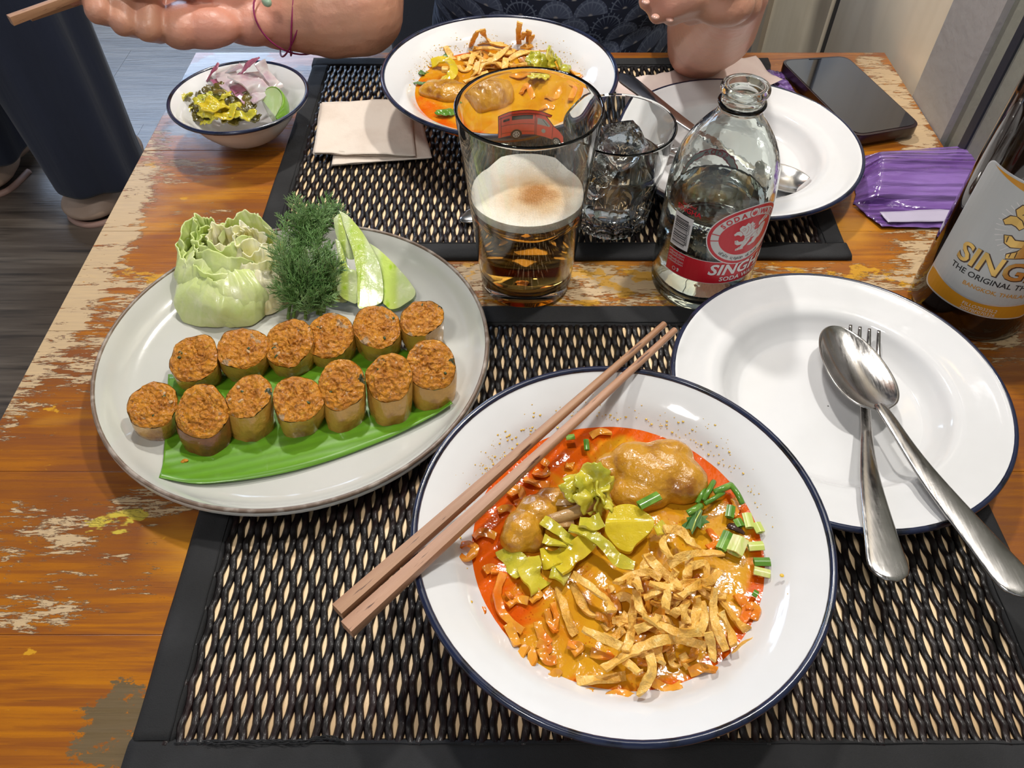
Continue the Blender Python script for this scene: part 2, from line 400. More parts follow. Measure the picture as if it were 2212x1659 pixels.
bowl_prof = [(0, .006), (.030, .0065), (.046, .011), (.062, .021), (.0745, .031), (.083, .0395), (.092, .0452), (.0992, .0490), (.1005, .0502)]
FB = (.0531, .1896, .0045); BB = (-.0106, .6275, .0045)
round_dish('noodle_bowl', 'large white enamel bowl with navy rim nearest the viewer, holding curry noodles', 'bowl', FB[0], FB[1], FB[2], bowl_prof, .0016, .1, group='white enamel noodle bowls')
round_dish('noodle_bowl', 'white enamel bowl of curry noodles at the far side, in front of the diner', 'bowl', BB[0], BB[1], BB[2], [(r*.985, z) for r, z in bowl_prof], .0016, .1, group='white enamel noodle bowls')
round_dish('condiment_bowl', 'small white enamel bowl with dark rim at the far left table corner', 'bowl', -.2335, .6120, 0, [(0, .004), (.020, .0045), (.030, .009), (.040, .020), (.0475, .031), (.054, .0375), (.0572, .0400)], .0013, .05, bead=.0017)
plate_prof = [(0, .0045), (.048, .0050), (.0575, .0064), (.0640, .0120), (.0685, .0178), (.0735, .0200), (.080, .0207), (.091, .0232), (.0965, .0250), (.0985, .0250)]
round_dish('soup_plate', 'white enamel plate with navy rim on the right, crossed spoon and fork in it', 'plate', .1972, .2985, .0045, plate_prof, .0013, .1, group='white enamel plates')
round_dish('soup_plate', 'white enamel plate with navy rim on the far right, behind the clear soda bottle', 'plate', .1848, .5580, .0045, plate_prof, .0013, .1, group='white enamel plates')
grey_glaze = mat('pale_grey_green_glaze', (.545, .545, .50), .13, mixes=[((.61, .60, .565), 7, .42, .7)], bumps=[(22, .0004)], coat=.4, coatr=.08)
brown_rim = mat('unglazed_brown_rim', (.17, .115, .08), .4, mixes=[((.36, .30, .25), 90, .45, .65)], bumps=[(200, .0002)])
round_dish('stoneware_plate', 'large pale grey stoneware plate with thin brown rim carrying sausage slices and vegetables', 'plate', -.1385, .3352, .002, [(0, .006), (.06, .0063), (.090, .0070), (.104, .0085), (.112, .0125), (.1185, .0195), (.1222, .0232)], .004, .12, bead=.0013, mat_in=grey_glaze, sy=.985, bead_m=brown_rim)

# ================================================================ CUTLERY
def loft(rows, mat_, name, parent, thick=.0014, nc=14, sub=1, label=None):
    """rows: (centre, side vector, half width, cup depth) ; a metal strip with that plan and cupping"""
    g = G(); k = len(rows)
    def P(i, j):
        c, sv, hw, dep = rows[i]; u = j/nc*2-1; a = rows[min(i+1, k-1)][0]; b = rows[max(i-1, 0)][0]
        d = (a-b).normalized(); up = Vector(sv).cross(d).normalized()
        if up.z < 0: up = -up
        return Vector(c) + Vector(sv).normalized()*hw*u - up*dep*(1-u*u)
    vs = [P(i, j) for i in range(k) for j in range(nc+1)]
    fs = [(i*(nc+1)+j, i*(nc+1)+j+1, (i+1)*(nc+1)+j+1, (i+1)*(nc+1)+j) for i in range(k-1) for j in range(nc)]
    g.add(vs, fs); return g.build(name, mat_, parent, solid=thick, soff=0, sub=sub, label=label)
def spoon(name, label, tip, neck, mid, end, wbowl=.0215, depth=.008, whand=(.0028, .0036, .0100), group=None, roll=0.0, m=None):
    m = m or steel
    tip, neck, mid, end = map(Vector, (tip, neck, mid, end)); t = thing(name, neck, label, 'spoon', group)
    ax = (tip-neck); L = ax.length; d = ax.normalized(); sv = d.cross(Vector((0, 0, 1))).normalized()
    sv = (Matrix.Rotation(roll, 3, d) @ sv)
    rows = []
    for i in range(31):
        u = 1-(1-i/30)**1.6; q = neck + ax*u
        wv = wbowl*(max(0.0, 1-((u-.42)/.58)**2.1 if u > .42 else 1-((.42-u)/.43)**2.3))**.5 if u > .0 else .0
        wv = max(wv, .0028 if u < .1 else .0006); rows.append((q, sv, wv, depth*(math.sin(PI*min(1, max(0, u)))**.75) if 0 < u < 1 else 0))
    loft(rows, m, 'bowl', t)
    hp = smooth_path([neck + d*.004, neck - d*.006 + Vector((0, 0, .0015)), mid, end], 8); rows = []
    for i, q in enumerate(hp):
        u = i/(len(hp)-1); e = hp[min(i+1, len(hp)-1)]-hp[max(i-1, 0)]; s2 = e.cross(Vector((0, 0, 1))).normalized()
        wv = whand[0] + (whand[1]-whand[0])*min(1, u/.45) if u < .45 else whand[1] + (whand[2]-whand[1])*((u-.45)/.55)**1.5
        if u > .93: wv *= math.sqrt(max(.02, 1-((u-.93)/.07)**2*.97))
        rows.append((q, s2, wv, -.0010))
    loft(rows, m, 'handle', t, thick=.0019, nc=8)
    return t
def fork(name, label, tip, root, neck, mid, end, whead=.0125, whand=(.0026, .0034, .0095), group=None, m=None):
    m = m or steel
    tip, root, neck, mid, end = map(Vector, (tip, root, neck, mid, end)); t = thing(name, neck, label, 'fork', group)
    d = (root-neck).normalized(); sv = d.cross(Vector((0, 0, 1))).normalized(); rows = []
    for i in range(9):
        u = i/8; rows.append((neck.lerp(root, u), sv, .0028+(whead-.0028)*math.sin(min(1, u*1.15)*PI/2), .0016*math.sin(PI*u/1.3)))
    loft(rows, m, 'head', t, nc=10)
    for k in range(4):
        o = (k-1.5)/1.5*(whead-.0016); a = root + sv*o - d*.001; b = tip + sv*o*.96; mm = a.lerp(b, .5) - Vector((0, 0, .0022))
        pts = smooth_path([a, mm, b], 5); g = G(); g.tube(pts, [.0017-.0006*(i/10)**2 for i in range(len(pts))], n=8, flat=.65, up=(0, 0, 1)); g.build('tine', m, t)
    hp = smooth_path([neck + d*.003, neck - d*.006 + Vector((0, 0, .001)), mid, end], 8); rows = []
    for i, q in enumerate(hp):
        u = i/(len(hp)-1); e = hp[min(i+1, len(hp)-1)]-hp[max(i-1, 0)]; s2 = e.cross(Vector((0, 0, 1))).normalized()
        wv = whand[0] + (whand[1]-whand[0])*min(1, u/.45) if u < .45 else whand[1] + (whand[2]-whand[1])*((u-.45)/.55)**1.4
        if u > .93: wv *= math.sqrt(max(.02, 1-((u-.93)/.07)**2*.97))
        rows.append((q, s2, wv, -.0010))
    loft(rows, m, 'handle', t, thick=.0019, nc=8)
    return t
spoon('table_spoon', 'shiny scratched steel spoon lying over the fork in the right-hand plate', at(1800, 703, .0260), at(1905, 887, .0285), at(2010, 1035, .0335), at(2222, 1290, .0385), wbowl=.0210, depth=.0085, roll=.10, whand=(.0030, .0042, .0120))
fork('table_fork', 'steel fork in the right-hand plate, its tines under the spoon', at(1868, 708, .0245), at(1869, 785, .0170), at(1868, 880, .0165), at(1880, 1040, .0290), at(1925, 1258, .0345), whead=.0108, whand=(.0028, .0032, .0125))
spoon('table_spoon', 'steel spoon resting across the plate behind the soda bottle', at(1757, 398, .0155), at(1640, 370, .0205), at(1480, 268, .0330), at(1338, 160, .0330), wbowl=.0200, depth=.0075, roll=-.05, m=steel_plain)
fork('table_fork', 'steel fork behind the glasses, handle tip showing left of the beer glass', at(1476, 322, .0190), at(1425, 318, .0175), at(1400, 330, .0210), at(1260, 372, .0200), at(992, 478, .0065), m=steel_plain, whead=.011, whand=(.0026, .0040, .0105))

# ================================================================ CHOPSTICKS
def chop_wood(nm, a, b):
    t = NT(nm); c = t.mix(t.rng(t.noise(60, (1, 1, .15), 3), .35, .7), a, b); gr = t.noise(420, (1, 1, .07), 5, .7)
    pr = t.rng(t.noise(650, (1, 1, .09), 3, .6), .62, .70)
    c = t.mix(pr, c, (.10, .035, .018)); t.set(col=c, rough=.46, nrm=t.bump(gr, .0002)); return t.m
cw1 = chop_wood('red_brown_chopstick_wood', (.40, .215, .115), (.29, .135, .065)); cw2 = chop_wood('pink_brown_chopstick_wood', (.46, .25, .15), (.33, .16, .085))
def chopstick(label, a, b, r0, r1, m, group=None, flat=1.0):
    a, b = Vector(a), Vector(b); d = b-a; L = d.length; t = bpy.data.objects.new('chopstick', None)
    g = G(); k = 24
    for i in range(k+1):
        u = i/k; r = r0+(r1-r0)*u; rr = .82+.18*0; n = 16; ring = []
        for j in range(n):
            an = 2*PI*j/n; q = max(abs(math.cos(an)), abs(math.sin(an))); s_ = r*(1/(q**(.75*(1-u)))); s_ *= .93; ring.append((s_*math.cos(an), s_*math.sin(an)*flat, L*u))
        g.v += ring
    n = 16
    for i in range(k):
        for j in range(n): g.f.append((i*n+j, i*n+(j+1) % n, (i+1)*n+(j+1) % n, (i+1)*n+j))
    g.f.append(tuple(range(n-1, -1, -1))); g.f.append(tuple(k*n+j for j in range(n))); g.m = [0]*len(g.f)
    o = g.build('chopstick', m, None, auto=50); o.location = a; q = d.to_track_quat('Z', 'X'); o.rotation_mode = 'QUATERNION'; o.rotation_quaternion = q
    bpy.data.objects.remove(t); return tag(o, label, 'chopstick', group)
chopstick('brown wooden chopstick across the front bowl, upper left one of the pair', at(730, 1322, .0605), at(1435, 700, .0590), .0038, .0021, cw1, 'chopsticks across the front bowl')
chopstick('reddish wooden chopstick across the front bowl, lower right one of the pair', at(750, 1360, .0605), at(1458, 713, .0590), .0040, .0021, cw2, 'chopsticks across the front bowl')

# ================================================================ PRINTED LABELS
def flat_text(body, size, bold=0.0, shear=0.0, align='CENTER', space=1.0):
    cu = bpy.data.curves.new('txt', 'FONT'); cu.body = body; cu.size = size; cu.offset = bold*size; cu.shear = shear; cu.align_x = align; cu.space_character = space
    cu.resolution_u = 3; o = bpy.data.objects.new('txt', cu); C.objects.link(o)
    dg = bpy.context.evaluated_depsgraph_get(); dg.update(); me = bpy.data.meshes.new_from_object(o.evaluated_get(dg))
    r = ([(v.co.x, v.co.y) for v in me.vertices], [tuple(p.vertices) for p in me.polygons])
    bpy.data.objects.remove(o); bpy.data.curves.remove(cu); bpy.data.meshes.remove(me); return r
def poly2(pts):
    tr = geometry.tessellate_polygon([[Vector((x, y, 0)) for x, y in pts]]); return (list(pts), [tuple(t) for t in tr])
def stroke2(pts, w_, closed=False):
    n = len(pts); L = []; R_ = []
    for i in range(n):
        a = Vector(pts[(i-1) % n] if closed else pts[max(i-1, 0)]); b = Vector(pts[(i+1) % n] if closed else pts[min(i+1, n-1)]); d = (b-a); d = d.normalized() if d.length > 1e-9 else Vector((1, 0))
        k = w_[i] if hasattr(w_, '__len__') else w_; p = Vector(pts[i]); L.append((p.x-d.y*k/2, p.y+d.x*k/2)); R_.append((p.x+d.y*k/2, p.y-d.x*k/2))
    m = n if closed else n-1; return (L+R_, [(i, (i+1) % n, n+(i+1) % n, n+i) for i in range(m)])
def ell(cx, cy, a, b, n=48): return [(cx+a*math.cos(2*PI*i/n), cy+b*math.sin(2*PI*i/n)) for i in range(n)]
class Wrap:
    """lays flat print around a round body"""
    def __init__(s, c, Rf, th0, back=False): s.c = Vector(c); s.R = Rf; s.t = th0
    def put(s, name, art, mat_, parent, off=.0001, tr=(0, 0), scale=1.0, rot=0.0, step=.003, mirror=False, kind=None):
        vs, fs = art; cr, sr = math.cos(rot), math.sin(rot); P = []
        for x, y in vs:
            x *= scale*(-1 if mirror else 1); y *= scale; P.append(Vector((x*cr-y*sr+tr[0], x*sr+y*cr+tr[1], 0)))
        bm = bmesh.new(); bv = [bm.verts.new(p) for p in P]
        for f in fs:
            if len(set(f)) > 2:
                try: bm.faces.new([bv[i] for i in f])
                except ValueError: pass
        if P:
            x0 = min(p.x for p in P); x1 = max(p.x for p in P); k = math.ceil(x0/step)
            while k*step < x1:
                bmesh.ops.bisect_plane(bm, geom=bm.verts[:]+bm.edges[:]+bm.faces[:], plane_co=(k*step, 0, 0), plane_no=(1, 0, 0)); k += 1
            y0 = min(p.y for p in P); y1 = max(p.y for p in P); k = math.ceil(y0/(step*2))
            while k*step*2 < y1:
                bmesh.ops.bisect_plane(bm, geom=bm.verts[:]+bm.edges[:]+bm.faces[:], plane_co=(0, k*step*2, 0), plane_no=(0, 1, 0)); k += 1
        bm.verts.index_update(); g = G(); out = []
        for v in bm.verts:
            R = s.R(v.co.y); a = s.t + v.co.x/R; out.append((s.c.x+(R+off)*math.cos(a), s.c.y+(R+off)*math.sin(a), s.c.z+v.co.y))
        g.add(out, [tuple(v.index for v in f.verts) for f in bm.faces]); bm.free()
        return g.build(name, mat_, parent, smooth=False, kind=kind)
def arc_text(word, size, cx, cy, a, b, ang0, ang1, bold=.02, inside=False):
    """word set letter by letter along an ellipse; returns one art"""
    V_, F_ = [], []
    n = len(word)
    for i, ch in enumerate(word):
        if ch == ' ': continue
        an = math.radians(ang0+(ang1-ang0)*(i/(max(1, n-1)))); x, y = cx+a*math.cos(an), cy+b*math.sin(an)
        tx, ty = -a*math.sin(an), b*math.cos(an); r = math.atan2(ty, tx) + (0 if inside else PI)
        vs, fs = flat_text(ch, size, bold); k = len(V_); c_, s_ = math.cos(r), math.sin(r)
        V_ += [(x+vx*c_-(vy-size*.35)*s_, y+vx*s_+(vy-size*.35)*c_) for vx, vy in vs]; F_ += [tuple(q+k for q in f) for f in fs]
    return V_, F_
_L = [(1175,600),(1205,565),(1240,560),(1225,520),(1250,485),(1290,490),(1320,455),(1350,478),(1375,450),(1395,480),(1420,490),(1412,530),(1440,520),(1425,560),(1440,592),(1500,592),(1530,545),(1580,530),(1608,560),(1600,620),(1588,680),(1560,735),(1520,742),(1490,790),(1425,812),(1385,800),(1400,770),(1440,760),(1440,725),(1470,695),(1412,690),(1400,725),(1370,775),(1335,812),(1340,835),(1240,847),(1240,818),(1290,792),(1308,762),(1250,765),(1215,742),(1203,692),(1238,690),(1262,716),(1308,716),(1325,690),(1318,645),(1290,622),(1268,642),(1248,622),(1222,612),(1190,622)]
lion_body = [((x-1400)/200, (650-y)/200) for x, y in _L]
lion_tail = [((x-1400)/200, (650-y)/200) for x, y in [(1488,548),(1478,500),(1520,462),(1575,430),(1602,408),(1580,450),(1540,480),(1552,492),(1600,455),(1625,462),(1622,500),(1604,512),(1606,482),(1560,512),(1512,530),(1512,545)]]
lion_lines = [[((x-1400)/200, (650-y)/200) for x, y in q] for q in [
    [(1262,545),(1285,525),(1310,540),(1300,565),(1275,560)], [(1240,560),(1270,580),(1290,620)], [(1320,500),(1345,530),(1350,575),(1330,610)], [(1360,490),(1385,530),(1380,590)], [(1400,500),(1412,560)],
    [(1330,650),(1370,640),(1410,600)], [(1340,690),(1390,680),(1440,640),(1500,610)], [(1500,600),(1490,650),(1520,690)], [(1540,560),(1530,610),(1560,650)], [(1410,690),(1430,660)], [(1350,720),(1370,700)], [(1262,800),(1255,838)], [(1290,795),(1285,838)], [(1410,772),(1402,805)], [(1225,695),(1222,735)], [(1580,560),(1570,600)]]]
red_ink = mat('red_label_ink', (.56, .012, .025), .35); white_ink = mat('white_label_ink', (.74, .71, .70), .4); black_ink = mat('black_ink', (.01, .01, .012), .5)
pale_ink = mat('pale_pink_label_ink', (.62, .60, .585), .4)
# ================================================================ SODA BOTTLE
SB = (.1363, .4213, 0.0)
sp = [(.0305, .0), (.0338, .0035), (.0350, .010), (.0352, .030), (.0352, .060), (.0350, .082), (.0340, .096), (.0312, .1085), (.0262, .1195), (.0198, .1290), (.0150, .1350), (.0134, .1395), (.0134, .1415), (.0143, .1430), (.0143, .1446), (.0126, .1456), (.0122, .1488), (.0138, .1500), (.0146, .1518), (.0143, .1540), (.0130, .1549)]
def Rsoda(z):
    for (r0, z0), (r1, z1) in zip(sp, sp[1:]):
        if z0 <= z <= z1: return r0+(r1-r0)*(z-z0)/(z1-z0)
    return sp[-1][0]
so = thing('soda_bottle', SB, 'clear glass soda water bottle with a red and white label', 'bottle')
th = .0026
outer = [(p.x, p.z) for p in smooth_path([(r, 0, z) for r, z in sp], 3)]
inner = [(max(r-th, .0095), z) for r, z in outer if .009 < z]
inner = [(.0005, .0075), (.022, .0068), (.0300, .0085)] + inner
inner[-1] = (.0100, .1546)
g = G(); g.lathe([(.0005, .003), (.022, .0022), (.027, .0003)] + outer + inner[::-1], SB, 72); g.build('body', glass_soda, so)
lv = .078
liq = [(.0005, .0079), (.022, .0073), (.0298, .0092)] + [(r-th-.00015, z) for r, z in outer if .0115 < z < lv] + [(Rsoda(lv)-th-.0002, lv), (Rsoda(lv)-th-.0012, lv-.0006), (.0005, lv-.0008)]
g = G(); g.lathe(liq, SB, 64); g.build('soda_water', mat('soda_liquid', (.965, .975, .93), 0.0, trans=1.0, ior=1.333), so)
W = Wrap(SB, Rsoda, math.radians(-90), 0)
g_ = so
# red band, wider oval medallion, barcode
def rect2(x0, x1, y0, y1): return ([(x0, y0), (x1, y0), (x1, y1), (x0, y1)], [(0, 1, 2, 3)])
EX, EZ = .0150, .0700            # middle of the medallion along the bottle's girth
band_top = lambda x: .0335
W.put('label_band', rect2(-.0365, .072, .0315, .0498), red_ink, so, .00016)
W.put('label_border', rect2(-.0368, .0723, .0311, .0315), white_ink, so, .00015)
W.put('label_border', rect2(-.0368, .0723, .0498, .0502), white_ink, so, .00015)
W.put('medallion_edge', poly2(ell(EX, EZ, .0275, .0228)), white_ink, so, .00020)
W.put('medallion', poly2(ell(EX, EZ, .0268, .0221)), red_ink, so, .00026)
W.put('medallion_ring', poly2(ell(EX, EZ, .0248, .0200)), pale_ink, so, .00032)
W.put('medallion_field', poly2(ell(EX, EZ, .0198, .0148)), red_ink, so, .00038)
ls = .0098
W.put('lion_emblem', poly2(lion_body), pale_ink, so, .00046, (EX+.0015, EZ+.0002), ls*1.12)
W.put('lion_emblem', poly2(lion_tail), pale_ink, so, .00046, (EX+.0015, EZ+.0002), ls*1.12)
for q in lion_lines: W.put('emblem_line', stroke2(q, .02), red_ink, so, .00052, (EX+.0015, EZ+.0002), ls*1.12)
W.put('ring_lettering', arc_text('SODA', .0050, EX, EZ, .0223, .0174, 148, 108, .03), red_ink, so, .00046)
W.put('ring_lettering', arc_text('WATER', .0050, EX, EZ, .0223, .0174, 72, 28, .03), red_ink, so, .00046)
W.put('ring_lettering', arc_text('บริษัท', .0032, EX, EZ, .0223, .0174, 222, 238, 0, True), black_ink, so, .00046)
W.put('ring_lettering', arc_text('บุญรอด', .0032, EX, EZ, .0223, .0174, 248, 268, 0, True), black_ink, so, .00046)
W.put('ring_lettering', arc_text('บริวเวอรี่', .0032, EX, EZ, .0223, .0174, 278, 306, 0, True), black_ink, so, .00046)
W.put('seal', poly2(ell(EX, EZ+.0178, .0034, .0034, 24)), red_ink, so, .00050); W.put('seal', poly2(ell(EX, EZ+.0178, .0030, .0030, 24)), pale_ink, so, .00055)
W.put('seal', poly2([(EX-.0018, EZ+.0168), (EX, EZ+.0155), (EX+.0018, EZ+.0168), (EX+.0015, EZ+.0192), (EX+.0006, EZ+.0182), (EX, EZ+.0198), (EX-.0006, EZ+.0182), (EX-.0015, EZ+.0192)]), red_ink, so, .0006)
for an in (172, 188): 
    a = math.radians(an); W.put('ring_divider', stroke2([(EX+.0197*math.cos(a), EZ+.0150*math.sin(a)), (EX+.0248*math.cos(a), EZ+.0200*math.sin(a))], .0006), red_ink, so, .00048)
W.put('brand_lettering', flat_text('SINGHA', .0125, .028, .18, space=1.02), white_ink, so, .00045, (EX+.0015, .0393))
W.put('brand_lettering', flat_text('SODA WATER', .0052, .022, .0, space=1.05), white_ink, so, .00045, (EX+.0045, .0337))
BX = -.0285
W.put('barcode_field', rect2(BX-.0085, BX+.0060, .0530, .0790), white_ink, so, .00020)
r2 = random.Random(3); y = .0550
while y < .0760:
    h = r2.choice([.00025, .00025, .0005, .0008]); W.put('barcode_bar', rect2(BX-.0072, BX+.0030, y, y+h), black_ink, so, .0003, step=.0045); y += h + r2.choice([.0003, .0003, .0006])
W.put('barcode_digits', flat_text('8850999220000', .0026, .01), black_ink, so, .0003, (BX+.0045, .0655), rot=PI/2)
W.put('brand_lettering', flat_text('SINGHA', .0050, .02, .05), red_ink, so, .0003, (BX+.0010, .0818))
W.put('small_print', flat_text('โซดาสิงห์', .0030), red_ink, so, .0003, (BX+.0010, .0862))
for k, yy in enumerate((.0470, .0448, .0418, .0396)): W.put('small_print', flat_text('เครื่องดื่มโซดา', .0022, .01), pale_ink, so, .0003, (BX-.001, yy))
W.put('recycling_mark', stroke2(ell(BX-.001, .0352, .0012, .0014, 14), .0004, True), pale_ink, so, .0003)
W.put('recycling_mark', poly2([(BX+.0012, .0338), (BX+.0018, .0354), (BX+.0012, .0364), (BX+.0024, .0370), (BX+.0030, .0360), (BX+.0026, .0338)]), pale_ink, so, .0003)
bub = G(); r2 = random.Random(5)
for k in range(60):
    x = r2.uniform(-.024, .010); z = .058 + r2.uniform(0, .018); rr = r2.uniform(.0005, .0011)
    a = -PI/2 + x/.033; bub.ball((SB[0]+.0326*math.cos(a), SB[1]+.0326*math.sin(a), z), rr, 8, 6)
bub.build('bubbles', mat('gas_bubble', (.9, .92, .9), .05, trans=1.0, ior=1.0/1.2), so, kind='stuff')
# print on the far side of the bottle, seen through it
Wb = Wrap(SB, Rsoda, math.radians(90), 0)
Wb.put('back_ring', stroke2(ell(.004, .070, .0222, .0174), .0046, True), pale_ink, so, .0002)
for a_, b_ in ((.0248, .0200), (.0198, .0150)): Wb.put('back_ring_edge', stroke2(ell(.004, .070, a_, b_), .0010, True), red_ink, so, .00015)
Wb.put('back_lettering', arc_text('SODA', .0050, .004, .070, .0223, .0174, 125, 85, .03), red_ink, so, .0001)


# ================================================================ BEER GLASS
BG = (.0102, .4236, 0.0)
Rb = lambda z: .0324 + (.0445-.0324)*max(0, z)/.1405
bgl = thing('beer_glass', BG, 'tall pint glass half full of golden beer, printed with a red truck', 'glass')
outer = [(.0285, .0), (.0312, .0012)] + [(Rb(z)+(.0004 if z > .13 else 0), z) for z in (.004, .012, .02, .04, .06, .08, .1, .12, .132, .1385)] + [(.0451, .1402), (.0445, .1412), (.0434, .1402)]
innr = [(Rb(z)-.0016, z) for z in (.1375, .12, .1, .08, .06, .04, .02, .0130)] + [(.0250, .0098), (.0005, .0100)]
g = G(); g.lathe([(.0005, .0030), (.022, .0024), (.0265, .0003)] + outer + innr, BG, 80); g.build('glass_body', glass, bgl)
beer_t = NT('golden_beer'); beer_t.set(col=(1, 1, 1), rough=0.0, trans=1.0, ior=1.334)
va = beer_t.n('VolumeAbsorption'); va.inputs['Color'].default_value = (1.0, .74, .04, 1); va.inputs['Density'].default_value = 34; beer_t.l(va.outputs[0], beer_t.out.inputs['Volume'])
LV = .0735
g = G(); g.lathe([(.0005, .0104), (.0248, .0102), (.0300, .0134)] + [(Rb(z)-.0018, z) for z in (.02, .035, .05, .065, LV)] + [(.0005, LV)], BG, 72); g.build('beer', beer_t.m, bgl)
ft = NT('beer_foam'); d = ft.n('VectorMath', operation='LENGTH'); sv_ = ft.n('VectorMath', operation='SUBTRACT'); ft.l(ft.co, sv_.inputs[0]); sv_.inputs[1].default_value = (.006, -.001, LV)
ft.l(ft.mapc((1, 1, 1), src=sv_.outputs[0]), d.inputs[0])
msk = ft.rng(ft.math('ADD', d.outputs['Value'], ft.math('MULTIPLY', ft.noise(70, detail=6), -.022)), -.002, .029)
msk2 = ft.rng(ft.math('ADD', d.outputs['Value'], ft.math('MULTIPLY', ft.noise(120, detail=6, loc=(2, 0, 0)), -.014)), -.001, .0105)
ft.set(col=ft.mix(msk2, (.36, .14, .015), ft.mix(msk, (.62, .40, .20), (.86, .80, .70))), rough=.42, sss=.15, sssr=(.01, .006, .003), ssss=.3, coat=.4, coatr=.1, nrm=ft.bump(ft.voro(900), .0004))
g = G()
def fsurf(u, v):
    a = 2*PI*u; r = (Rb(LV+.006)-.0019)*v; z = LV+.0042 + .0022*v**6 + .0005*ns((r*math.cos(a), r*math.sin(a), 0), 120, 1)*(1 if v < .95 else 0)
    return (BG[0]+r*math.cos(a), BG[1]+r*math.sin(a), z)
g.grid(fsurf, 64, 22, wrap=True); nb = len(g.v)-64
g.grid(lambda u, v: (lambda R: (BG[0]+R*math.cos(2*PI*u), BG[1]+R*math.sin(2*PI*u), LV+.0001+(.0063)*v))((Rb(LV+.006*v)-.0019)), 64, 4, wrap=True)
g.grid(lambda u, v: (BG[0]+(Rb(LV)-.0019)*(1-v)*math.cos(2*PI*u), BG[1]+(Rb(LV)-.0019)*(1-v)*math.sin(2*PI*u), LV+.0001), 64, 2, wrap=True)
g.build('foam', ft.m, bgl)
Wg = Wrap(BG, Rb, math.radians(90), 0)   # print on the far wall, read through the mouth: s runs right to left, hence the mirror flag
truck_red = mat('red_truck_ink', (1.0, .085, .03), .4); truck_dk = mat('dark_truck_ink', (.02, .008, .008), .4); tyre = mat('light_wheel_ink', (.55, .53, .50), .4); tgl = mat('pale_window_ink', (.50, .47, .44), .4)
def tk(pts): return [((x-582)/460, (400-y)/460) for x, y in pts]           # pixels of an enlarged look at the print
TS = .0475; TT = (.0030, .1015)
def tput(nm, art, m, off): Wg.put(nm, art, m, bgl, .0012-off, (-TT[0], TT[1]), TS, mirror=True, step=.003)
def tpoly(nm, pts, m, off): tput(nm, poly2(tk(pts)), m, off)
body = [(362,318),(440,303),(560,298),(640,303),(700,316),(712,316),(706,332),(672,330),(700,360),(722,384),(770,408),(800,435),(803,475),(797,494),(770,496),(730,478),(600,462),(510,462),(440,462),(372,462),(358,460),(362,400)]
tpoly('truck_print', [(x+(3 if x > 580 else -3), y+(3 if y > 400 else -3)) for x, y in body], truck_dk, -.0001+.00025)
tpoly('truck_print', body, truck_red, .0004)
tput('truck_print', stroke2(tk([(366,335),(450,322),(560,318),(640,322),(700,332)]), .008), truck_dk, .0005)
tput('truck_print', stroke2(tk([(378,325),(378,458)]), .006), truck_dk, .0005)
tput('truck_print', stroke2(tk([(604,325),(604,462)]), .008), truck_dk, .0005)
tput('truck_print', stroke2(tk([(613,340),(613,465),(718,478),(722,386)]), .006), truck_dk, .0005)
tput('truck_print', stroke2(tk([(380,386),(598,390)]), .005), truck_dk, .0005); tput('truck_print', stroke2(tk([(380,438),(600,440)]), .004), truck_dk, .0005)
tpoly('truck_window', [(453,330),(590,327),(588,355),(453,358)], truck_dk, .0006); tpoly('truck_window', [(394,348),(437,343),(437,357),(394,362)], truck_dk, .0006)
tpoly('truck_window', [(620,346),(668,352),(704,385),(700,396),(618,388)], tgl, .0006); tput('truck_print', stroke2(tk([(652,352),(690,392)]), .008), truck_dk, .0007)
tput('truck_print', poly2([( (x-582)/460, (400-y)/460) for x, y in ell(660, 430, 14, 14, 16)]), tgl, .0006)
for wx, wy, wr_ in ((481, 457, 34), (754, 483, 29)):
    tput('truck_wheel', poly2(tk(ell(wx, wy, wr_*1.12, wr_, 26))), truck_dk, .0007); tput('truck_wheel', poly2(tk(ell(wx, wy, wr_*.72, wr_*.66, 22))), tyre, .0008)
    for k in range(6):
        a = 2*PI*k/6; tput('truck_wheel', poly2(tk(ell(wx+wr_*.42*math.cos(a), wy+wr_*.38*math.sin(a), wr_*.14, wr_*.12, 8))), truck_dk, .0009)
Wg.put('lettering', flat_text('CHIANG MAI BEER', .0036, .01), black_ink, bgl, .0004, (-.0010, .0842), mirror=True)

# ================================================================ WATER GLASS with ice
WG = (.0768, .4905, .0045)
wgl = thing('water_glass', WG, 'short fluted tumbler of water with ice, behind the beer glass and left of the soda bottle', 'glass')
Rw = lambda z: .0282 + (.0395-.0282)*(z/.083)**.8 if z > 0 else .0282
def flute(a, z):
    k = max(0.0, min(1.0, (z-.004)/.006))*max(0.0, min(1.0, (.046-z)/.008)); return Rw(z) - .0017*k*abs(math.sin(a*6))**.8*1.0
g = G(); zs = [0, .0012, .004, .008, .012, .018, .026, .034, .040, .046, .054, .064, .074, .0795, .0815]
na = 144
def wout(u, v):
    a = 2*PI*u; i = v*(len(zs)-1); j = min(int(i), len(zs)-2); z = zs[j]+(zs[j+1]-zs[j])*(i-j); r = flute(a, z) - (.0016 if z < .0008 else 0)
    if z < .0045: r = Rw(z) - .0012*abs(math.sin(a*18)) - (.0016 if z < .0008 else 0)
    return (WG[0]+r*math.cos(a), WG[1]+r*math.sin(a), WG[2]+z)
g.grid(wout, na, len(zs)-1, wrap=True)
rimp = [(.0394, .0815), (.0398, .0826), (.0390, .0835), (.0378, .0828)] + [(Rw(z)-.0026, z) for z in (.076, .066, .056, .048)] + [(Rw(z)-.0042, z) for z in (.040, .030, .020, .0135)] + [(.020, .0100), (.0005, .0102)]
b0 = len(g.v); g.lathe(rimp, WG, na); g.f += [((len(zs)-1)*na+j, (len(zs)-1)*na+(j+1) % na, b0+((j+1) % na)*len(rimp), b0+j*len(rimp)) for j in range(na)]
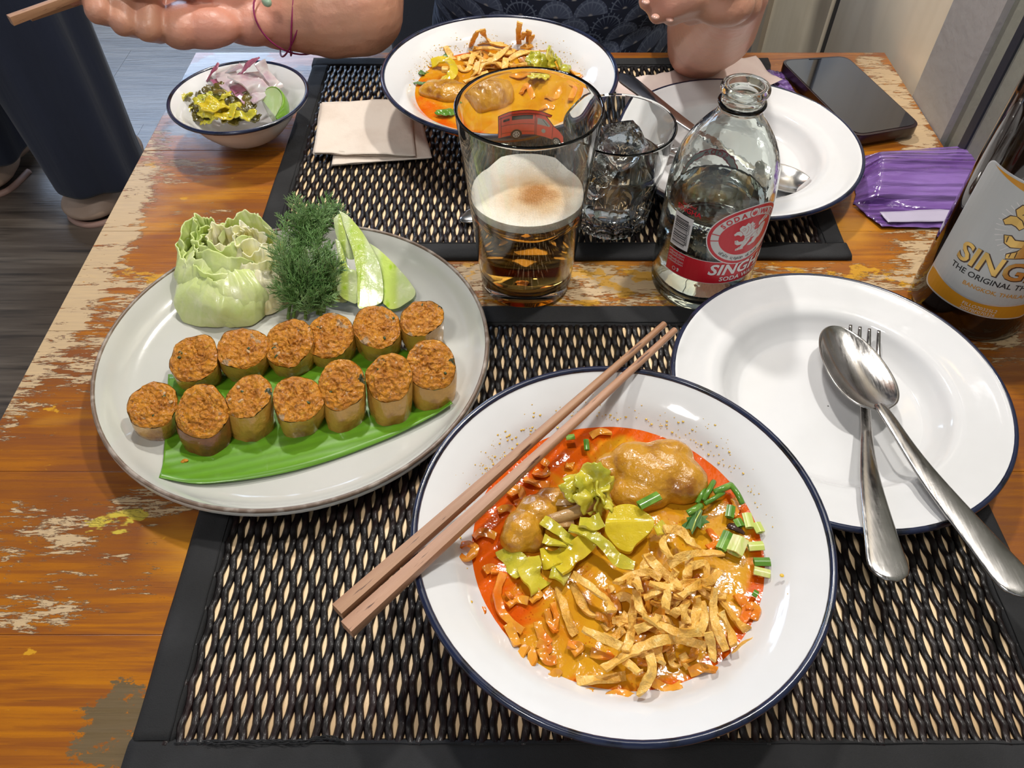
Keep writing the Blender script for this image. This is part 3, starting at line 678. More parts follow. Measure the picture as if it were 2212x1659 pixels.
b1 = len(g.v); g.lathe([(.0266, 0.0), (.020, .0022), (.0005, .0026)], WG, na); g.f += [(j, (j+1) % na, b1+((j+1) % na)*3, b1+j*3) for j in range(na)]
g.m = [0]*len(g.f); g.build('glass_body', glass, wgl, auto=40)
g = G(); wl = .0560; g.lathe([(.0005, .0105), (.0195, .0103), (.0240, .0145)] + [(Rw(z)-.0044, z) for z in (.020, .030, .040)] + [(Rw(z)-.0028, z) for z in (.049, .0535)] + [(Rw(wl)-.0030, wl), (.0005, wl-.0004)], WG, 72); g.build('water', water_m, wgl)
for k, (dx, dy, z, s_, rz, rx) in enumerate(((.004, .008, .0575, .0140, .4, .25), (-.014, -.010, .0450, .0095, 1.0, .5))):
    me = G(); R3 = Matrix.Rotation(rz, 3, 'Z') @ Matrix.Rotation(rx, 3, 'X')
    def cube(u, v, s_=s_, R3=R3, dx=dx, dy=dy, z=z): return 0
    bmq = bmesh.new(); bmesh.ops.create_cube(bmq, size=2*s_); bmesh.ops.subdivide_edges(bmq, edges=bmq.edges[:], cuts=5, use_grid_fill=True)
    for v in bmq.verts:
        p = v.co.copy(); sph = p.normalized()*s_*1.25; p = p.lerp(sph, .38); p *= 1+.07*ns(p, 130, k)
        if (v.co.z > s_*.9): p.z -= .25*s_*max(0, 1-(v.co.xy.length/s_)**2)
        v.co = p
    me.add([R3 @ v.co + Vector((WG[0]+dx, WG[1]+dy, WG[2]+z)) for v in bmq.verts], [tuple(x.index for x in f.verts) for f in bmq.faces]); bmq.free()
    o = me.build('ice_cube', ice_m, None); tag(o, ('largest ice cube floating at the top of the water glass', 'ice cube low at the left inside the water glass', 'ice cube at the right inside the water glass', 'deepest ice cube, near the front of the water glass')[k], 'ice', 'ice cubes in the water glass')

# ================================================================ BROWN BEER BOTTLE
BT = (.323, .397, 0)
bt = thing('beer_bottle', BT, 'large dark brown beer bottle with a white and gold label at the right edge', 'bottle')
brown_g = NT('brown_bottle_glass'); brown_g.set(col=(.011, .0045, .002), rough=.06, coat=.5, coatr=.03, trans=.0, ior=1.5); brown_g = brown_g.m
bp_ = [(.0340, .0), (.0372, .0035), (.0382, .012), (.0384, .06), (.0384, .155), (.0372, .170), (.0330, .187), (.0262, .203), (.0195, .217), (.0155, .232), (.0140, .250), (.0132, .268), (.0142, .2715), (.0146, .277), (.0138, .281), (.0128, .282)]
pr = [(p.x, p.z) for p in smooth_path([(r, 0, z) for r, z in bp_], 4)]
g = G(); g.lathe([(.0005, .004), (.026, .002), (.030, .0003)] + pr + [(.0105, .281), (.0100, .268), (.0100, .26), (.0005, .26)], BT, 80); g.build('body', brown_g, bt)
Rt = lambda z: .0385
lab_m = mat('silver_white_label', (.50, .51, .50), .33, bumps=[(60, .0002)]); gold_ink = mat('gold_ink', (.70, .46, .14), .30, metal=.75); amber_ink = mat('amber_band_ink', (.62, .27, .015), .38); silver_ink = mat('silver_edge_ink', (.66, .67, .68), .3, metal=.4)
LC = math.radians(-123); Wt = Wrap(BT, Rt, LC, 0); LW = .0385
def rrect(x0, x1, y0, y1, r=.006, n=7):
    P = []
    for cx, cy, a0 in ((x1-r, y0+r, -90), (x1-r, y1-r, 0), (x0+r, y1-r, 90), (x0+r, y0+r, 180)):
        P += [(cx+r*math.cos(math.radians(a0+90*i/n)), cy+r*math.sin(math.radians(a0+90*i/n))) for i in range(n+1)]
    return P
Lz0, Lz1 = .0250, .1230
Wt.put('label', poly2(rrect(-LW, LW, Lz0, Lz1)), silver_ink, bt, .00005)
def dish(x0, x1, y0, y1, sag, r=.006):
    P = rrect(x0, x1, y0, y1, r); return P
Wt.put('label_paper', poly2(rrect(-LW+.0007, LW-.0007, Lz0+.0007, Lz1-.0007)), lab_m, bt, .0001)
Wt.put('amber_band', poly2([(-LW+.0012, .0385)] + [(-LW+.0012+(2*LW-.0024)*i/16, .0395-.0045*math.sin(PI*i/16)) for i in range(1, 16)] + [(LW-.0012, .0385)] + sorted([p for p in rrect(-LW+.0012, LW-.0012, Lz0+.0012, Lz1) if p[1] < .0330], key=lambda p: (-p[0], p[1]))), amber_ink, bt, .00016)
Wt.put('silver_line', stroke2([(-LW+.0009+(2*LW-.0018)*i/16, .0402-.0045*math.sin(PI*i/16)) for i in range(17)], .0012), silver_ink, bt, .0002)
Wt.put('amber_band', poly2([(-LW+.006+i*.0038, Lz1-.0016) for i in range(15)] + [(LW-.006, Lz1-.0016), (0.0, Lz1-.0075)]), amber_ink, bt, .00016)
dk_ink = mat('dark_outline_ink', (.06, .025, .012), .4)
LT = (.0130, .0960)
def big_lion(scale, m1, m2, off):
    for art, nm in ((lion_body, 'lion_emblem'), (lion_tail, 'lion_emblem')):
        Wt.put(nm, stroke2(art, .07, True), m2, bt, off, LT, scale, rot=.22); Wt.put(nm, poly2(art), m1, bt, off+.00008, LT, scale, rot=.22)
    for q in lion_lines: Wt.put('emblem_line', stroke2(q, .028), m2, bt, off+.00014, LT, scale, rot=.22)
big_lion(.0205, gold_ink, dk_ink, .00018)
for k in range(15):
    a = math.radians(118+9*k); Wt.put('ray', stroke2([(LT[0]-.003+.0155*math.cos(a), LT[1]+.0155*math.sin(a)), (LT[0]-.003+.0235*math.cos(a), LT[1]+.0235*math.sin(a))], [.0001, .0005]), white_ink, bt, .00016)
Wt.put('brand_shadow', flat_text('SINGHA', .0190, .045, .05, space=1.0), dk_ink, bt, .00018, (.0100, .0580)); Wt.put('brand_lettering', flat_text('SINGHA', .0190, .020, .05, space=1.0), gold_ink, bt, .0003, (.0094, .0584))
Wt.put('lettering', flat_text('THE ORIGINAL THAI BEER', .0058, .012), black_ink, bt, .0002, (.0092, .0508))
Wt.put('lettering', flat_text('BANGKOK, THAILAND', .0042, .012), amber_ink, bt, .0002, (.0092, .0440))
Wt.put('stamped_code', flat_text('FILLO70325L2', .0036, 0), white_ink, bt, .0003, (.0045, .0302)); Wt.put('stamped_code', flat_text('2007BF070326', .0036, 0), white_ink, bt, .0003, (.0045, .0268))
# ================================================================ SAUSAGE PLATE
def proj(p):
    x = p[0]; fw = p[1]*_c-(p[2]-HC)*_s; up = p[1]*_s+(p[2]-HC)*_c
    return 1106+F_PX*x/fw, 829.5-F_PX*up/fw
def food_mat(name, base, mixes, rough, bumps, **kw): return mat(name, base, rough, mixes=mixes, bumps=bumps, **kw)
def filling_mat():
    t = NT('minced_sausage_filling'); c = t.mix(t.rng(t.noise(130, detail=6), .35, .65), (.74, .29, .010), (.56, .19, .006))
    c = t.mix(t.rng(t.noise(260, detail=4, loc=(3, 0, 0)), .58, .70), c, (.85, .40, .03)); c = t.mix(t.rng(t.voro(190), .0, .10, 1, 0), c, (.60, .04, .01))
    c = t.mix(t.rng(t.noise(95, detail=3, loc=(9, 2, 0)), .64, .70), c, (.50, .32, .17)); c = t.mix(t.rng(t.noise(100, detail=3, loc=(1, 9, 0)), .70, .73), c, (.05, .055, .012))
    cr = t.rng(t.noise(170, detail=5, rough=.7, loc=(2, 2, 2)), .30, .42, .75, 0); c = t.mix(cr, c, (.16, .035, .003)); h = t.math('ADD', t.noise(260, detail=6, rough=.7), t.math('MULTIPLY', t.voro(340), .9)); t.set(col=c, rough=.38, sss=.08, sssr=(.01, .004, .002), ssss=.2, nrm=t.bump(h, .0028), coat=.25, coatr=.25); return t.m  # dark crevice shade is painted into the colour, scattered by noise
fill_m = filling_mat()
case_m = mat('fried_sausage_casing', (.52, .27, .045), .24, mixes=[((.24, .075, .010), 40, .48, .72), ((.60, .38, .09), 30, .52, .72)], bumps=[(150, .0012), (50, .0035, (1, 1, .35))], coat=.9, coatr=.12, sss=.1, sssr=(.01, .005, .002), ssss=.2)
case_dk = mat('dark_glazed_sausage_casing', (.22, .070, .015), .22, mixes=[((.10, .028, .008), 60, .45, .70)], bumps=[(90, .0016)], coat=.7, coatr=.1)
herb_m = mat('chopped_herb', (.030, .060, .012), .4); bean_m = mat('pale_nut_bit', (.52, .30, .14), .35, sss=.1)
ZP = .0092
def sausage(i, xl, xr, yt, yb, bot, label, dark=False, hid=0):
    R = (at(xr, yb, ZP+.014)-at(xl, yb, ZP+.014)).length/2
    cx = (xl+xr)/2; base = at(cx, bot, ZP); fc = (yt+yb)/2
    best = None
    for th in [math.radians(a) for a in range(4, 62, 3)]:
        for h in [k*.001 for k in range(8, 34)]:
            for back in (0, .003, .006):
                q = Vector((base.x, base.y+R+back, ZP+h)); p1 = proj(q+Vector((0, R*math.cos(th), R*math.sin(th))*1)*1 if False else q+Vector((0, R*1.02, R*math.tan(th)))); p0 = proj(q-Vector((0, R*1.02, R*math.tan(th))))
                e = (p1[1]-yt)**2+(p0[1]-yb)**2+back*3000+(h-.017)**2*4e5 + max(0, R*math.tan(th)-h+.004)*1e6
                if best is None or e < best[0]: best = (e, th, h, back)
    _, th, h, back = best; X = at(cx, fc, ZP+h).x; leanx = X-base.x; ctr = Vector((base.x, base.y+R, ZP))
    t = thing('sausage_slice', ctr, label, 'sausage'); N = 40; M_ = 9; sd = i+1
    g = G(); rg = []
    def ringp(u, v, ex=0.0):
        a = 2*PI*u; rr = R*(1+.11*ns((math.cos(a), math.sin(a), sd), 1.3, sd)+.03*ns((math.cos(a)*3, math.sin(a)*3, sd), 1.3, sd))*(.93+.08*math.sin(min(1, v*1.6)*PI/2))*(1-ex)
        x = rr*math.cos(a); y = rr*math.sin(a)*1.02; top = h + math.tan(th)*y + .16*math.sin(sd*2.3)*x + .0007*ns((math.cos(a)*2, math.sin(a)*2, sd), 1.5, sd)*v
        z = top*v; wr_ = .0011*fbm((x*1, y, z*.5), 90, sd)*(1.2-v*.6) - .0006*(1-v)**2
        return ctr + Vector((x*(1+wr_/R) + leanx*v, y*(1+wr_/R) + back*v, z))
    g.grid(lambda u, v: ringp(u, v), N, M_, wrap=True); g.add([ringp(k/N, 0) for k in range(N)], [tuple(range(N))])
    g.build('casing', case_dk if dark else case_m, t)
    g = G(); up = Vector((0, -math.sin(th), math.cos(th)))
    def face(u, v):
        p = ringp(u, 1.0); c0 = ctr + Vector((leanx, back, h)); q = c0.lerp(p, v*.985)
        e = 1-v**8; d = .0011*fbm(q, 210, sd)+.0008*fbm(q, 600, sd+1) + .0019*e
        crack = max(0, .10-abs(fbm(q, 110, sd+5)))*.016*e
        return q + up*(d-crack)
    g.grid(face, 72, 30, wrap=True); g.build('filling', fill_m, t)
    r2 = random.Random(sd*11); c0 = ctr+Vector((leanx, back, h))
    for nm, m_, cnt, s_ in (('herb_bit', herb_m, 2, .0011), ('nut_bit', bean_m, 3, .0012)):
        for k in range(cnt):
            a = r2.uniform(0, 2*PI); rr = R*math.sqrt(r2.uniform(0, .6)); x, y = rr*math.cos(a), rr*math.sin(a)
            g = G(); g.ball(c0+Vector((x, y, math.tan(th)*y+.0009)), (s_*r2.uniform(1, 1.8), s_*r2.uniform(.6, 1.1), s_*.5), 8, 6, Matrix.Rotation(th, 3, 'X') @ Matrix.Rotation(a, 3, 'Z')); g.build(nm, m_, t)
    return t
BK = [(366,474,719,825,853), (471,577,708,797,833), (570,678,688,791,820), (658,766,676,774,800), (762,867,664,752,788), (862,958,649,728,772)]
FR = [(277,383,825,928,960), (381,492,829,950,994), (486,588,811,902,963), (589,697,811,913,950), (685,789,776,884,939), (790,891,761,869,927), (879,984,732,842,897)]
ordn = ['first', 'second', 'third', 'fourth', 'fifth', 'sixth', 'seventh']
for i, b in enumerate(BK): sausage(i, *b, label='orange sausage slice in the back row on the stoneware plate, %s from the left' % ordn[i])
for i, b in enumerate(FR): sausage(i+6, *b, label=('small orange sausage slice at the far left, off the banana leaf' if i == 0 else 'orange sausage slice with dark glazed casing in the front row, second from the left' if i == 1 else 'orange sausage slice in the front row on the banana leaf, %s from the left' % ordn[i]), dark=(i == 1))
# banana leaf
leaf_t = NT('banana_leaf_green'); wv = leaf_t.n('TexWave', bands_direction='Y'); leaf_t.l(leaf_t.mapc((1, 1, 1), rot=(0, 0, math.radians(-17))), wv.inputs[0]); wv.inputs['Scale'].default_value = 48; wv.inputs['Distortion'].default_value = 1.2; wv.inputs['Detail Scale'].default_value = 2
leaf_t.set(col=leaf_t.mix(leaf_t.rng(wv.outputs['Fac'], .2, .9, 0, .22), leaf_t.mix(leaf_t.noise(9), (.085, .24, .008), (.15, .36, .018)), (.05, .13, .008)), rough=.34, coat=.25, nrm=leaf_t.bump(wv.outputs['Fac'], .0001)); leaf_m = leaf_t.m
lt = [at(365, 812, ZP), at(470, 806, ZP), at(640, 775, ZP), at(830, 745, ZP), at(950, 800, ZP)]; lb = [at(354, 1048, ZP), at(455, 1052, ZP), at(640, 1020, ZP), at(830, 955, ZP), at(979, 888, ZP)]
lt = smooth_path(lt, 8); lb = smooth_path(lb, 8); g = G()
def lf(u, v):
    i = u*(len(lt)-1); j = min(int(i), len(lt)-2); f = i-j; p = lb[j].lerp(lb[j+1], f).lerp(lt[j].lerp(lt[j+1], f), v)
    z = .0004 + .0022*max(0, 1-v*5)**2*(.4+.6*abs(math.sin(u*5))) + .0008*max(0, 1-u*6) + .0010*max(0, u*5-4)
    q_ = math.hypot(p.x+.1385, p.y-.3352); pz = .0083+.0007*min(1, q_/.09)+max(0, q_-.09)*.11+max(0, q_-.104)*.35
    return (p.x, p.y, pz+.0004+z)
g.grid(lf, 60, 20); o = g.build('banana_leaf', leaf_m, None, solid=.0007); tag(o, 'strip of green banana leaf under the sausage slices on the stoneware plate', 'leaf')
g = G(); q = at(400, 995, ZP+.002); g.ball(q, (.0020, .0012, .0010), 10, 7); g.ball(q+Vector((-.0012, -.0008, 0)), (.0013, .0010, .0008), 10, 7); o = g.build('sausage_crumb', fill_m); tag(o, 'small orange sausage crumb fallen on the banana leaf at its left end', 'crumb')

# ================================================================ CABBAGE
def cab_mat(nm, a, b, c3):
    t = NT(nm); v = t.noise(26, (1, 1, 1), 5, .6, dist=1.2); t.set(col=t.mix(t.rng(v, .38, .62), a, t.mix(t.rng(t.noise(60), .4, .7), b, c3)), rough=.28, sss=.35, sssr=(.010, .012, .004), ssss=.4, coat=.15, nrm=t.bump(t.noise(90, detail=5), .0009)); return t.m
cab1 = cab_mat('pale_green_cabbage', (.62, .73, .27), (.74, .79, .42), (.52, .68, .19)); cab2 = cab_mat('cream_cabbage_heart', (.88, .84, .46), (.92, .88, .62), (.86, .74, .20))
cb = thing('cabbage_wedge', at(510, 660, ZP), 'crumpled wedge of pale green and cream cabbage at the back left of the stoneware plate', 'vegetable')
def cleaf(px, py, R0, H, a0, a1, mat_, seed, lean=(0, 0), ruf=.0030, dome=False, low=0.0, name='leaf'):
    """one leaf of the wedge: a tall cupped sheet with folds and a ruffled, curling upper edge"""
    c = at(px, py, ZP); g = G()
    def fn(u, v):
        e = abs(u*2-1); a = math.radians(a0+(a1-a0)*u) + .10*ns((v*2, seed, 0), 1.2, seed)
        top = H*(1-.30*e**2.5)*(1+.14*ns((a*1.1, seed, 0), 1.4, seed)); z = low+(top-low)*v
        prof = .62+.42*math.sin(PI*(.10+.62*v)) - .30*max(0, v-.62)
        if dome: prof = .25+.75*math.cos(v*1.25)**.8 + .10*math.sin(PI*v); z = low+H*math.sin(v*1.35)*(1-.12*e)
        sweep = ns((a*1.5+v*1.3, v*.9, seed), 1.0, seed); crease = abs(ns((a*2.6-v*.9, v*.7, seed), 1.0, seed+2)); fine = abs(ns((a*7, v*1.2, seed), 1.0, seed+4))
        r = R0*prof*(1+.16*sweep) - .0042*crease*(.4+v) + .0012*fine*(.3+v)
        k = max(0, v-.80)/.20; r += ruf*k*(.45+.8*math.sin(a*3.6+seed*1.7)+.45*ns((a*3, seed, 1), 1.5, seed)); z += ruf*.8*k*ns((a*3.4, seed, 2), 1.0, seed)
        x = r*math.cos(a)+lean[0]*v; y = r*math.sin(a)*.86+lean[1]*v
        return (c.x+x, c.y+y, max(ZP+.0006, ZP+z))
    g.grid(fn, 130, 44); return g.build(name, mat_, cb, solid=.0007, soff=0)
core = G(); core.ball(at(500, 610, .016), (.020, .014, .012), 40, 24); core.ball(at(560, 600, .018), (.014, .012, .012), 30, 20)
core = core.remesh(.0016, 4, lambda c, n: .003*fbm(c, 60, 2)+.002*abs(fbm(c, 140, 3))); core.build('heart', cab2, cb)
cleaf(496, 648, .0340, .027, 172, 372, cab1, 1, (.001, .006), .0020, True)
cleaf(515, 652, .0290, .030, 190, 392, cab1, 21, (-.003, .008), .0026, True)
cleaf(482, 628, .0270, .034, 120, 300, cab1, 22, (.004, .010), .0034, True)
cleaf(500, 630, .0315, .031, 120, 330, cab1, 2, (-.003, .012), .0030)
cleaf(496, 622, .0290, .037, 60, 235, cab1, 3, (-.002, .010), .0040)
cleaf(505, 624, .0245, .036, 100, 330, cab1, 4, (.002, .013), .0036)
cleaf(505, 616, .0200, .038, 80, 290, cab1, 5, (-.002, .012), .0040)
cleaf(508, 612, .0150, .036, 140, 400, cab1, 6, (.000, .012), .0038)
cleaf(500, 606, .0100, .036, 0, 300, cab2, 7, (.0, .011), .0036)
cleaf(563, 640, .0220, .026, 200, 400, cab2, 11, (-.001, .008), .0030, True)
cleaf(566, 628, .0200, .030, 170, 400, cab2, 12, (.001, .010), .0040)
cleaf(562, 616, .0170, .034, 150, 400, cab2, 13, (.001, .011), .0044)
cleaf(560, 606, .0125, .036, 60, 360, cab2, 14, (.0, .010), .0044)
cleaf(556, 600, .0080, .036, 0, 300, cab2, 15, (.0, .010), .0036)
cleaf(552, 596, .0200, .040, 10, 190, cab1, 16, (.0, .008), .0040)
cleaf(470, 590, .0120, .041, 60, 250, cab1, 18, (.004, .006), .0030)

# ================================================================ DILL
dm = mat('dill_green', (.12, .25, .055), .45, mixes=[((.24, .38, .13), 60, .45, .7)], sss=.1); dst = mat('dill_stem_green', (.13, .24, .045), .4)
dl = thing('dill_bunch', at(660, 640, ZP), 'bunch of feathery dark green dill standing between cabbage and cucumber', 'herb')
def frond(base, tip, width, seed, m_=dm):
    r = random.Random(seed); base, tip = Vector(base), Vector(tip); ax = tip-base; L = ax.length; d = ax.normalized(); side = d.cross(Vector((0, -.6, .8))).normalized(); up = side.cross(d)
    g = G(); bend = [r.uniform(-.08, .08)*L for _ in range(2)]
    P = lambda u: base + ax*u + side*bend[0]*math.sin(PI*u) + up*bend[1]*math.sin(PI*u)
    g.tube([P(i/8) for i in range(9)], [.0007*(1-.6*i/8) for i in range(9)], n=4)
    n1 = 15
    for i in range(n1):
        u = .14 + .86*i/n1
        for sg in (-1, 1):
            l1 = width*(1-.62*abs(u-.5)*1.6)*r.uniform(.6, 1.1); q0 = P(u); a = sg*r.uniform(.25, 1.05); dd = (d*math.cos(a)+side*math.sin(a)+up*r.uniform(-.45, .6)).normalized(); q1 = q0+dd*l1
            g.tube([q0, q0.lerp(q1, .5)+up*r.uniform(-.0006, .0006), q1], [.00036, .0003, .0002], n=3, cap=False)
            for k in range(5):
                w_ = .25+.15*k; qb = q0.lerp(q1, w_)
                for s2 in (-1, 1):
                    e = (dd*math.cos(.6)+(side*math.cos(r.uniform(0, 6.3))+up*math.sin(r.uniform(0, 6.3)))*.75).normalized()*l1*r.uniform(.28, .5)
                    g.tube([qb, qb+e*.55+d*.0003, qb+e+d*.0008], [.00030, .00026, .00014], n=3, cap=False)
    return g.build('frond', m_, dl)
r3 = random.Random(21)
for k in range(40):
    u = r3.random(); v = r3.random()
    if k < 11: bx, by, tx, ty, z0, z1 = 655+r3.uniform(-25, 30), 540+r3.uniform(-30, 20), 660+r3.uniform(-42, 68), 415+r3.uniform(0, 60), .034, .050
    elif k < 28: bx, by, tx, ty, z0, z1 = 650+r3.uniform(-35, 45), 640+r3.uniform(-10, 30), 660+r3.uniform(-78, 62), 480+r3.uniform(-20, 90), .020, .040+r3.uniform(0, .012)
    else: bx, by, tx, ty, z0, z1 = 655+r3.uniform(-30, 40), 672, 655+r3.uniform(-75, 62), 570+r3.uniform(-35, 70), .016, .032
    frond(at(bx+8, by, z0), at(tx+12, ty, z1), .0085+r3.uniform(0, .006), 100+k)
for k, (x0, y0, x1, y1) in enumerate(((622,690,640,560), (634,686,648,560), (686,680,690,560), (700,676,704,560), (694,684,676,570), (660,690,660,570))):
    g = G(); g.tube(smooth_path([at(x0, y0, ZP+.001), at((x0+x1)/2, (y0+y1)/2, .022), at(x1, y1, .030)], 4), .0012, n=8); g.build('stem', dst, dl)
g = G()

# ================================================================ CUCUMBER SLICES
def cuke_mat():
    t = NT('cucumber_flesh'); uv = t.n('UVMap'); sep = t.n('SeparateXYZ'); t.l(uv.outputs[0], sep.inputs[0]); U, V_ = sep.outputs[0], sep.outputs[1]
    cen = t.math('ABSOLUTE', t.math('SUBTRACT', U, .42)); band = t.rng(cen, .10, .26, 1, 0)
    seeds = t.rng(t.math('ADD', t.voro(210, (1, .45, 1)), 0.0), .12, .42); c = t.mix(t.rng(t.noise(60), .4, .6), (.60, .72, .32), (.70, .78, .44))
    c = t.mix(band, c, t.mix(seeds, (.40, .60, .035), (.56, .70, .16))); t.set(col=c, rough=.16, sss=.3, sssr=(.01, .012, .004), ssss=.4, coat=.4, coatr=.08, nrm=t.bump(t.noise(220), .0005)); return t.m
ck = cuke_mat(); rind = mat('cucumber_rind', (.06, .15, .02), .25, mixes=[((.20, .34, .06), 120, .4, .7)], coat=.3)
def cuke(outl, label, zt, zb, th_=.0042, push=0.0):
    pts = [(560+x/5.183, 400+y/5.183) for x, y in outl]; y0 = min(p[1] for p in pts); y1 = max(p[1] for p in pts)
    P = [at(x, y, zb+(zt-zb)*((y1-y)/(y1-y0))**1.0) for x, y in pts]; P = smooth_path(P+[P[0]], 3)[:-1]
    n = Vector((0, 0, 0)); c = sum(P, Vector((0, 0, 0)))/len(P)
    for i in range(len(P)): n += (P[i]-c).cross(P[(i+1) % len(P)]-c)
    n.normalize(); n = n if n.z > 0 else -n
    inner = [c+(p-c)*.93+n*.0006 for p in P]; N = len(P); g = G()
    g.prism([p-n*.0002 for p in P], down=-n*th_)
    t = thing('cucumber_slice', c, label, 'vegetable'); o = g.build('rind', rind, t, smooth=False)
    g = G(); rings = [[c+(p-c)*k + n*(.0007*(1-k*k*.6)+.0003*ns(c+(p-c)*k, 200, 2)) for p in P] for k in (.995, .93, .75, .5, .25)]
    vs = [p for r_ in rings for p in r_] + [c+n*.0008]; fs = []
    for k in range(4):
        for i in range(N): fs.append((k*N+i, k*N+(i+1) % N, (k+1)*N+(i+1) % N, (k+1)*N+i))
    fs += [(4*N+i, 4*N+(i+1) % N, 5*N) for i in range(N)]
    skirt = [p-n*th_*.82 for p in rings[0]]; b = len(vs); vs += skirt; fs += [(i, (i+1) % N, b+(i+1) % N, b+i) for i in range(N)]
    g.add(vs, fs); o = g.build('flesh', ck, t, auto=50); me = o.data; uvl = me.uv_layers.new(name='UVMap')
    xs = [p[0] for p in pts]; org = wloc(o)
    for lp in me.loops:
        q = me.vertices[lp.vertex_index].co + org; X, Y = proj(q); uvl.data[lp.index].uv = ((X-min(xs))/(max(xs)-min(xs)), (y1-Y)/(y1-y0))
    return t
cuke([(1235,650),(1340,720),(1480,850),(1620,1000),(1720,1130),(1752,1200),(1725,1265),(1640,1325),(1560,1375),(1470,1390),(1420,1350),(1380,1300),(1378,1100),(1330,900)], 'wide flat cucumber slice lying rightmost on the stoneware plate', .034, .0140)
cuke([(895,285),(1000,345),(1150,520),(1270,720),(1345,880),(1382,1060),(1385,1285),(1290,1350),(1120,1385),(1100,1250),(1090,1000),(1050,760),(960,500)], 'tall pointed cucumber slice in the middle of the fan, bright seeds showing', .053, .0150)
cuke([(850,600),(905,640),(955,800),(1000,930),(1085,960),(1098,1120),(1100,1318),(1000,1300),(930,1260),(875,1180),(862,1040),(890,900)], 'short pale cucumber slice in front of the fan, beside the dill', .046, .0160)
cuke([(830,380),(900,318),(945,470),(1010,650),(1060,800),(1050,830),(985,820),(920,720),(860,560)], 'thin edge-on cucumber slice at the top of the fan', .054, .0310, .003)
cuke([(850,770),(868,900),(865,1080),(900,1220),(985,1300),(880,1310),(800,1240),(735,1168),(780,1000)], 'cucumber slice leaning leftmost against the dill stems', .036, .0145)
# ================================================================ NOODLE SOUPS
def broth_mat(cx, cy, R, redder):
    t = NT('coconut_curry_broth'); sep = t.n('SeparateXYZ'); t.l(t.co, sep.inputs[0]); X, Y = sep.outputs[0], sep.outputs[1]
    dx = t.math('SUBTRACT', X, cx); dy = t.math('SUBTRACT', Y, cy); r = t.math('SQRT', t.math('ADD', t.math('MULTIPLY', dx, dx), t.math('MULTIPLY', dy, dy)))
    edge = t.rng(r, R*.80, R*1.0, 0, redder*.35); left = t.rng(dx, R*.0, -R*.9, 0, redder*.34); top = t.rng(dy, R*.3, R*.95, 0, redder*.22)
    bias = t.math('ADD', t.math('MAXIMUM', edge, left), top)
    n1 = t.noise(22, detail=6, rough=.6, dist=.8); red = t.rng(t.math('ADD', n1, bias), .60, .80)
    dots = t.rng(t.voro(420), .12, .24, 1, 0); dm_ = t.rng(t.noise(30, loc=(5, 0, 0)), .45, .6)
    c = t.mix(t.rng(t.noise(40, detail=5), .4, .65), (.62, .30, .012), (.56, .22, .008)); c = t.mix(red, c, t.mix(t.noise(70), (.56, .060, .002), (.68, .12, .003)))
    c = t.mix(t.math('MULTIPLY', dots, t.math('MULTIPLY', dm_, .7)), c, (.42, .05, .002))
    h = t.math('ADD', t.noise(55, detail=4), t.math('MULTIPLY', t.noise(150, detail=3), .4)); t.set(col=c, rough=.11, sss=.12, sssr=(.01, .004, .001), ssss=.3, spec=.32, nrm=t.bump(h, .0008)); return t.m
fried_m = mat('crisp_fried_noodle', (.84, .50, .11), .40, mixes=[((.72, .34, .03), 45, .45, .68), ((.92, .66, .24), 210, .58, .70)], bumps=[(300, .0016), (90, .0015)], sss=.12, sssr=(.01, .005, .002), ssss=.2, coat=.15, coatr=.2)
fried_dk = mat('soaked_fried_noodle', (.70, .27, .018), .30, mixes=[((.50, .14, .008), 50, .42, .66)], bumps=[(200, .001)], sss=.1, coat=.3, coatr=.12)
soft_m = mat('soft_egg_noodle', (.78, .34, .035), .20, mixes=[((.72, .17, .008), 45, .42, .66)], bumps=[(90, .0008)], sss=.25, sssr=(.01, .005, .002), ssss=.3, coat=.5, coatr=.08)
chick_m = mat('curried_chicken_skin', (.56, .27, .018), .25, mixes=[((.26, .085, .006), 55, .46, .70), ((.66, .32, .02), 60, .56, .72)], bumps=[(220, .0009), (70, .0012)], sss=.2, sssr=(.01, .005, .002), ssss=.3, coat=.5, coatr=.1)
bone_m = mat('chicken_bone_meat', (.46, .27, .10), .32, mixes=[((.30, .13, .03), 60, .45, .7)], bumps=[(200, .0008)], coat=.4)
pick_m = mat('pickled_mustard_green', (.60, .50, .040), .22, mixes=[((.40, .39, .03), 40, .42, .62), ((.76, .68, .22), 80, .58, .75)], bumps=[(120, .0009)], sss=.3, sssr=(.01, .01, .002), ssss=.4, coat=.5, coatr=.08)
cuc_m = mat('translucent_pickle_slice', (.68, .52, .030), .15, mixes=[((.58, .42, .015), 60, .4, .65)], bumps=[(140, .0006)], sss=.4, sssr=(.01, .008, .002), ssss=.5, coat=.5, coatr=.06)
scal_m = mat('scallion_green', (.085, .22, .018), .24, mixes=[((.20, .38, .05), 90, .45, .7)], coat=.4); scal_l = mat('scallion_pale', (.50, .58, .13), .24, mixes=[((.72, .66, .34), 160, .45, .7, (1, .2, 1))], coat=.4)
cor_m = mat('coriander_leaf_green', (.055, .15, .025), .33, mixes=[((.13, .22, .08), 80, .45, .7)], coat=.2)
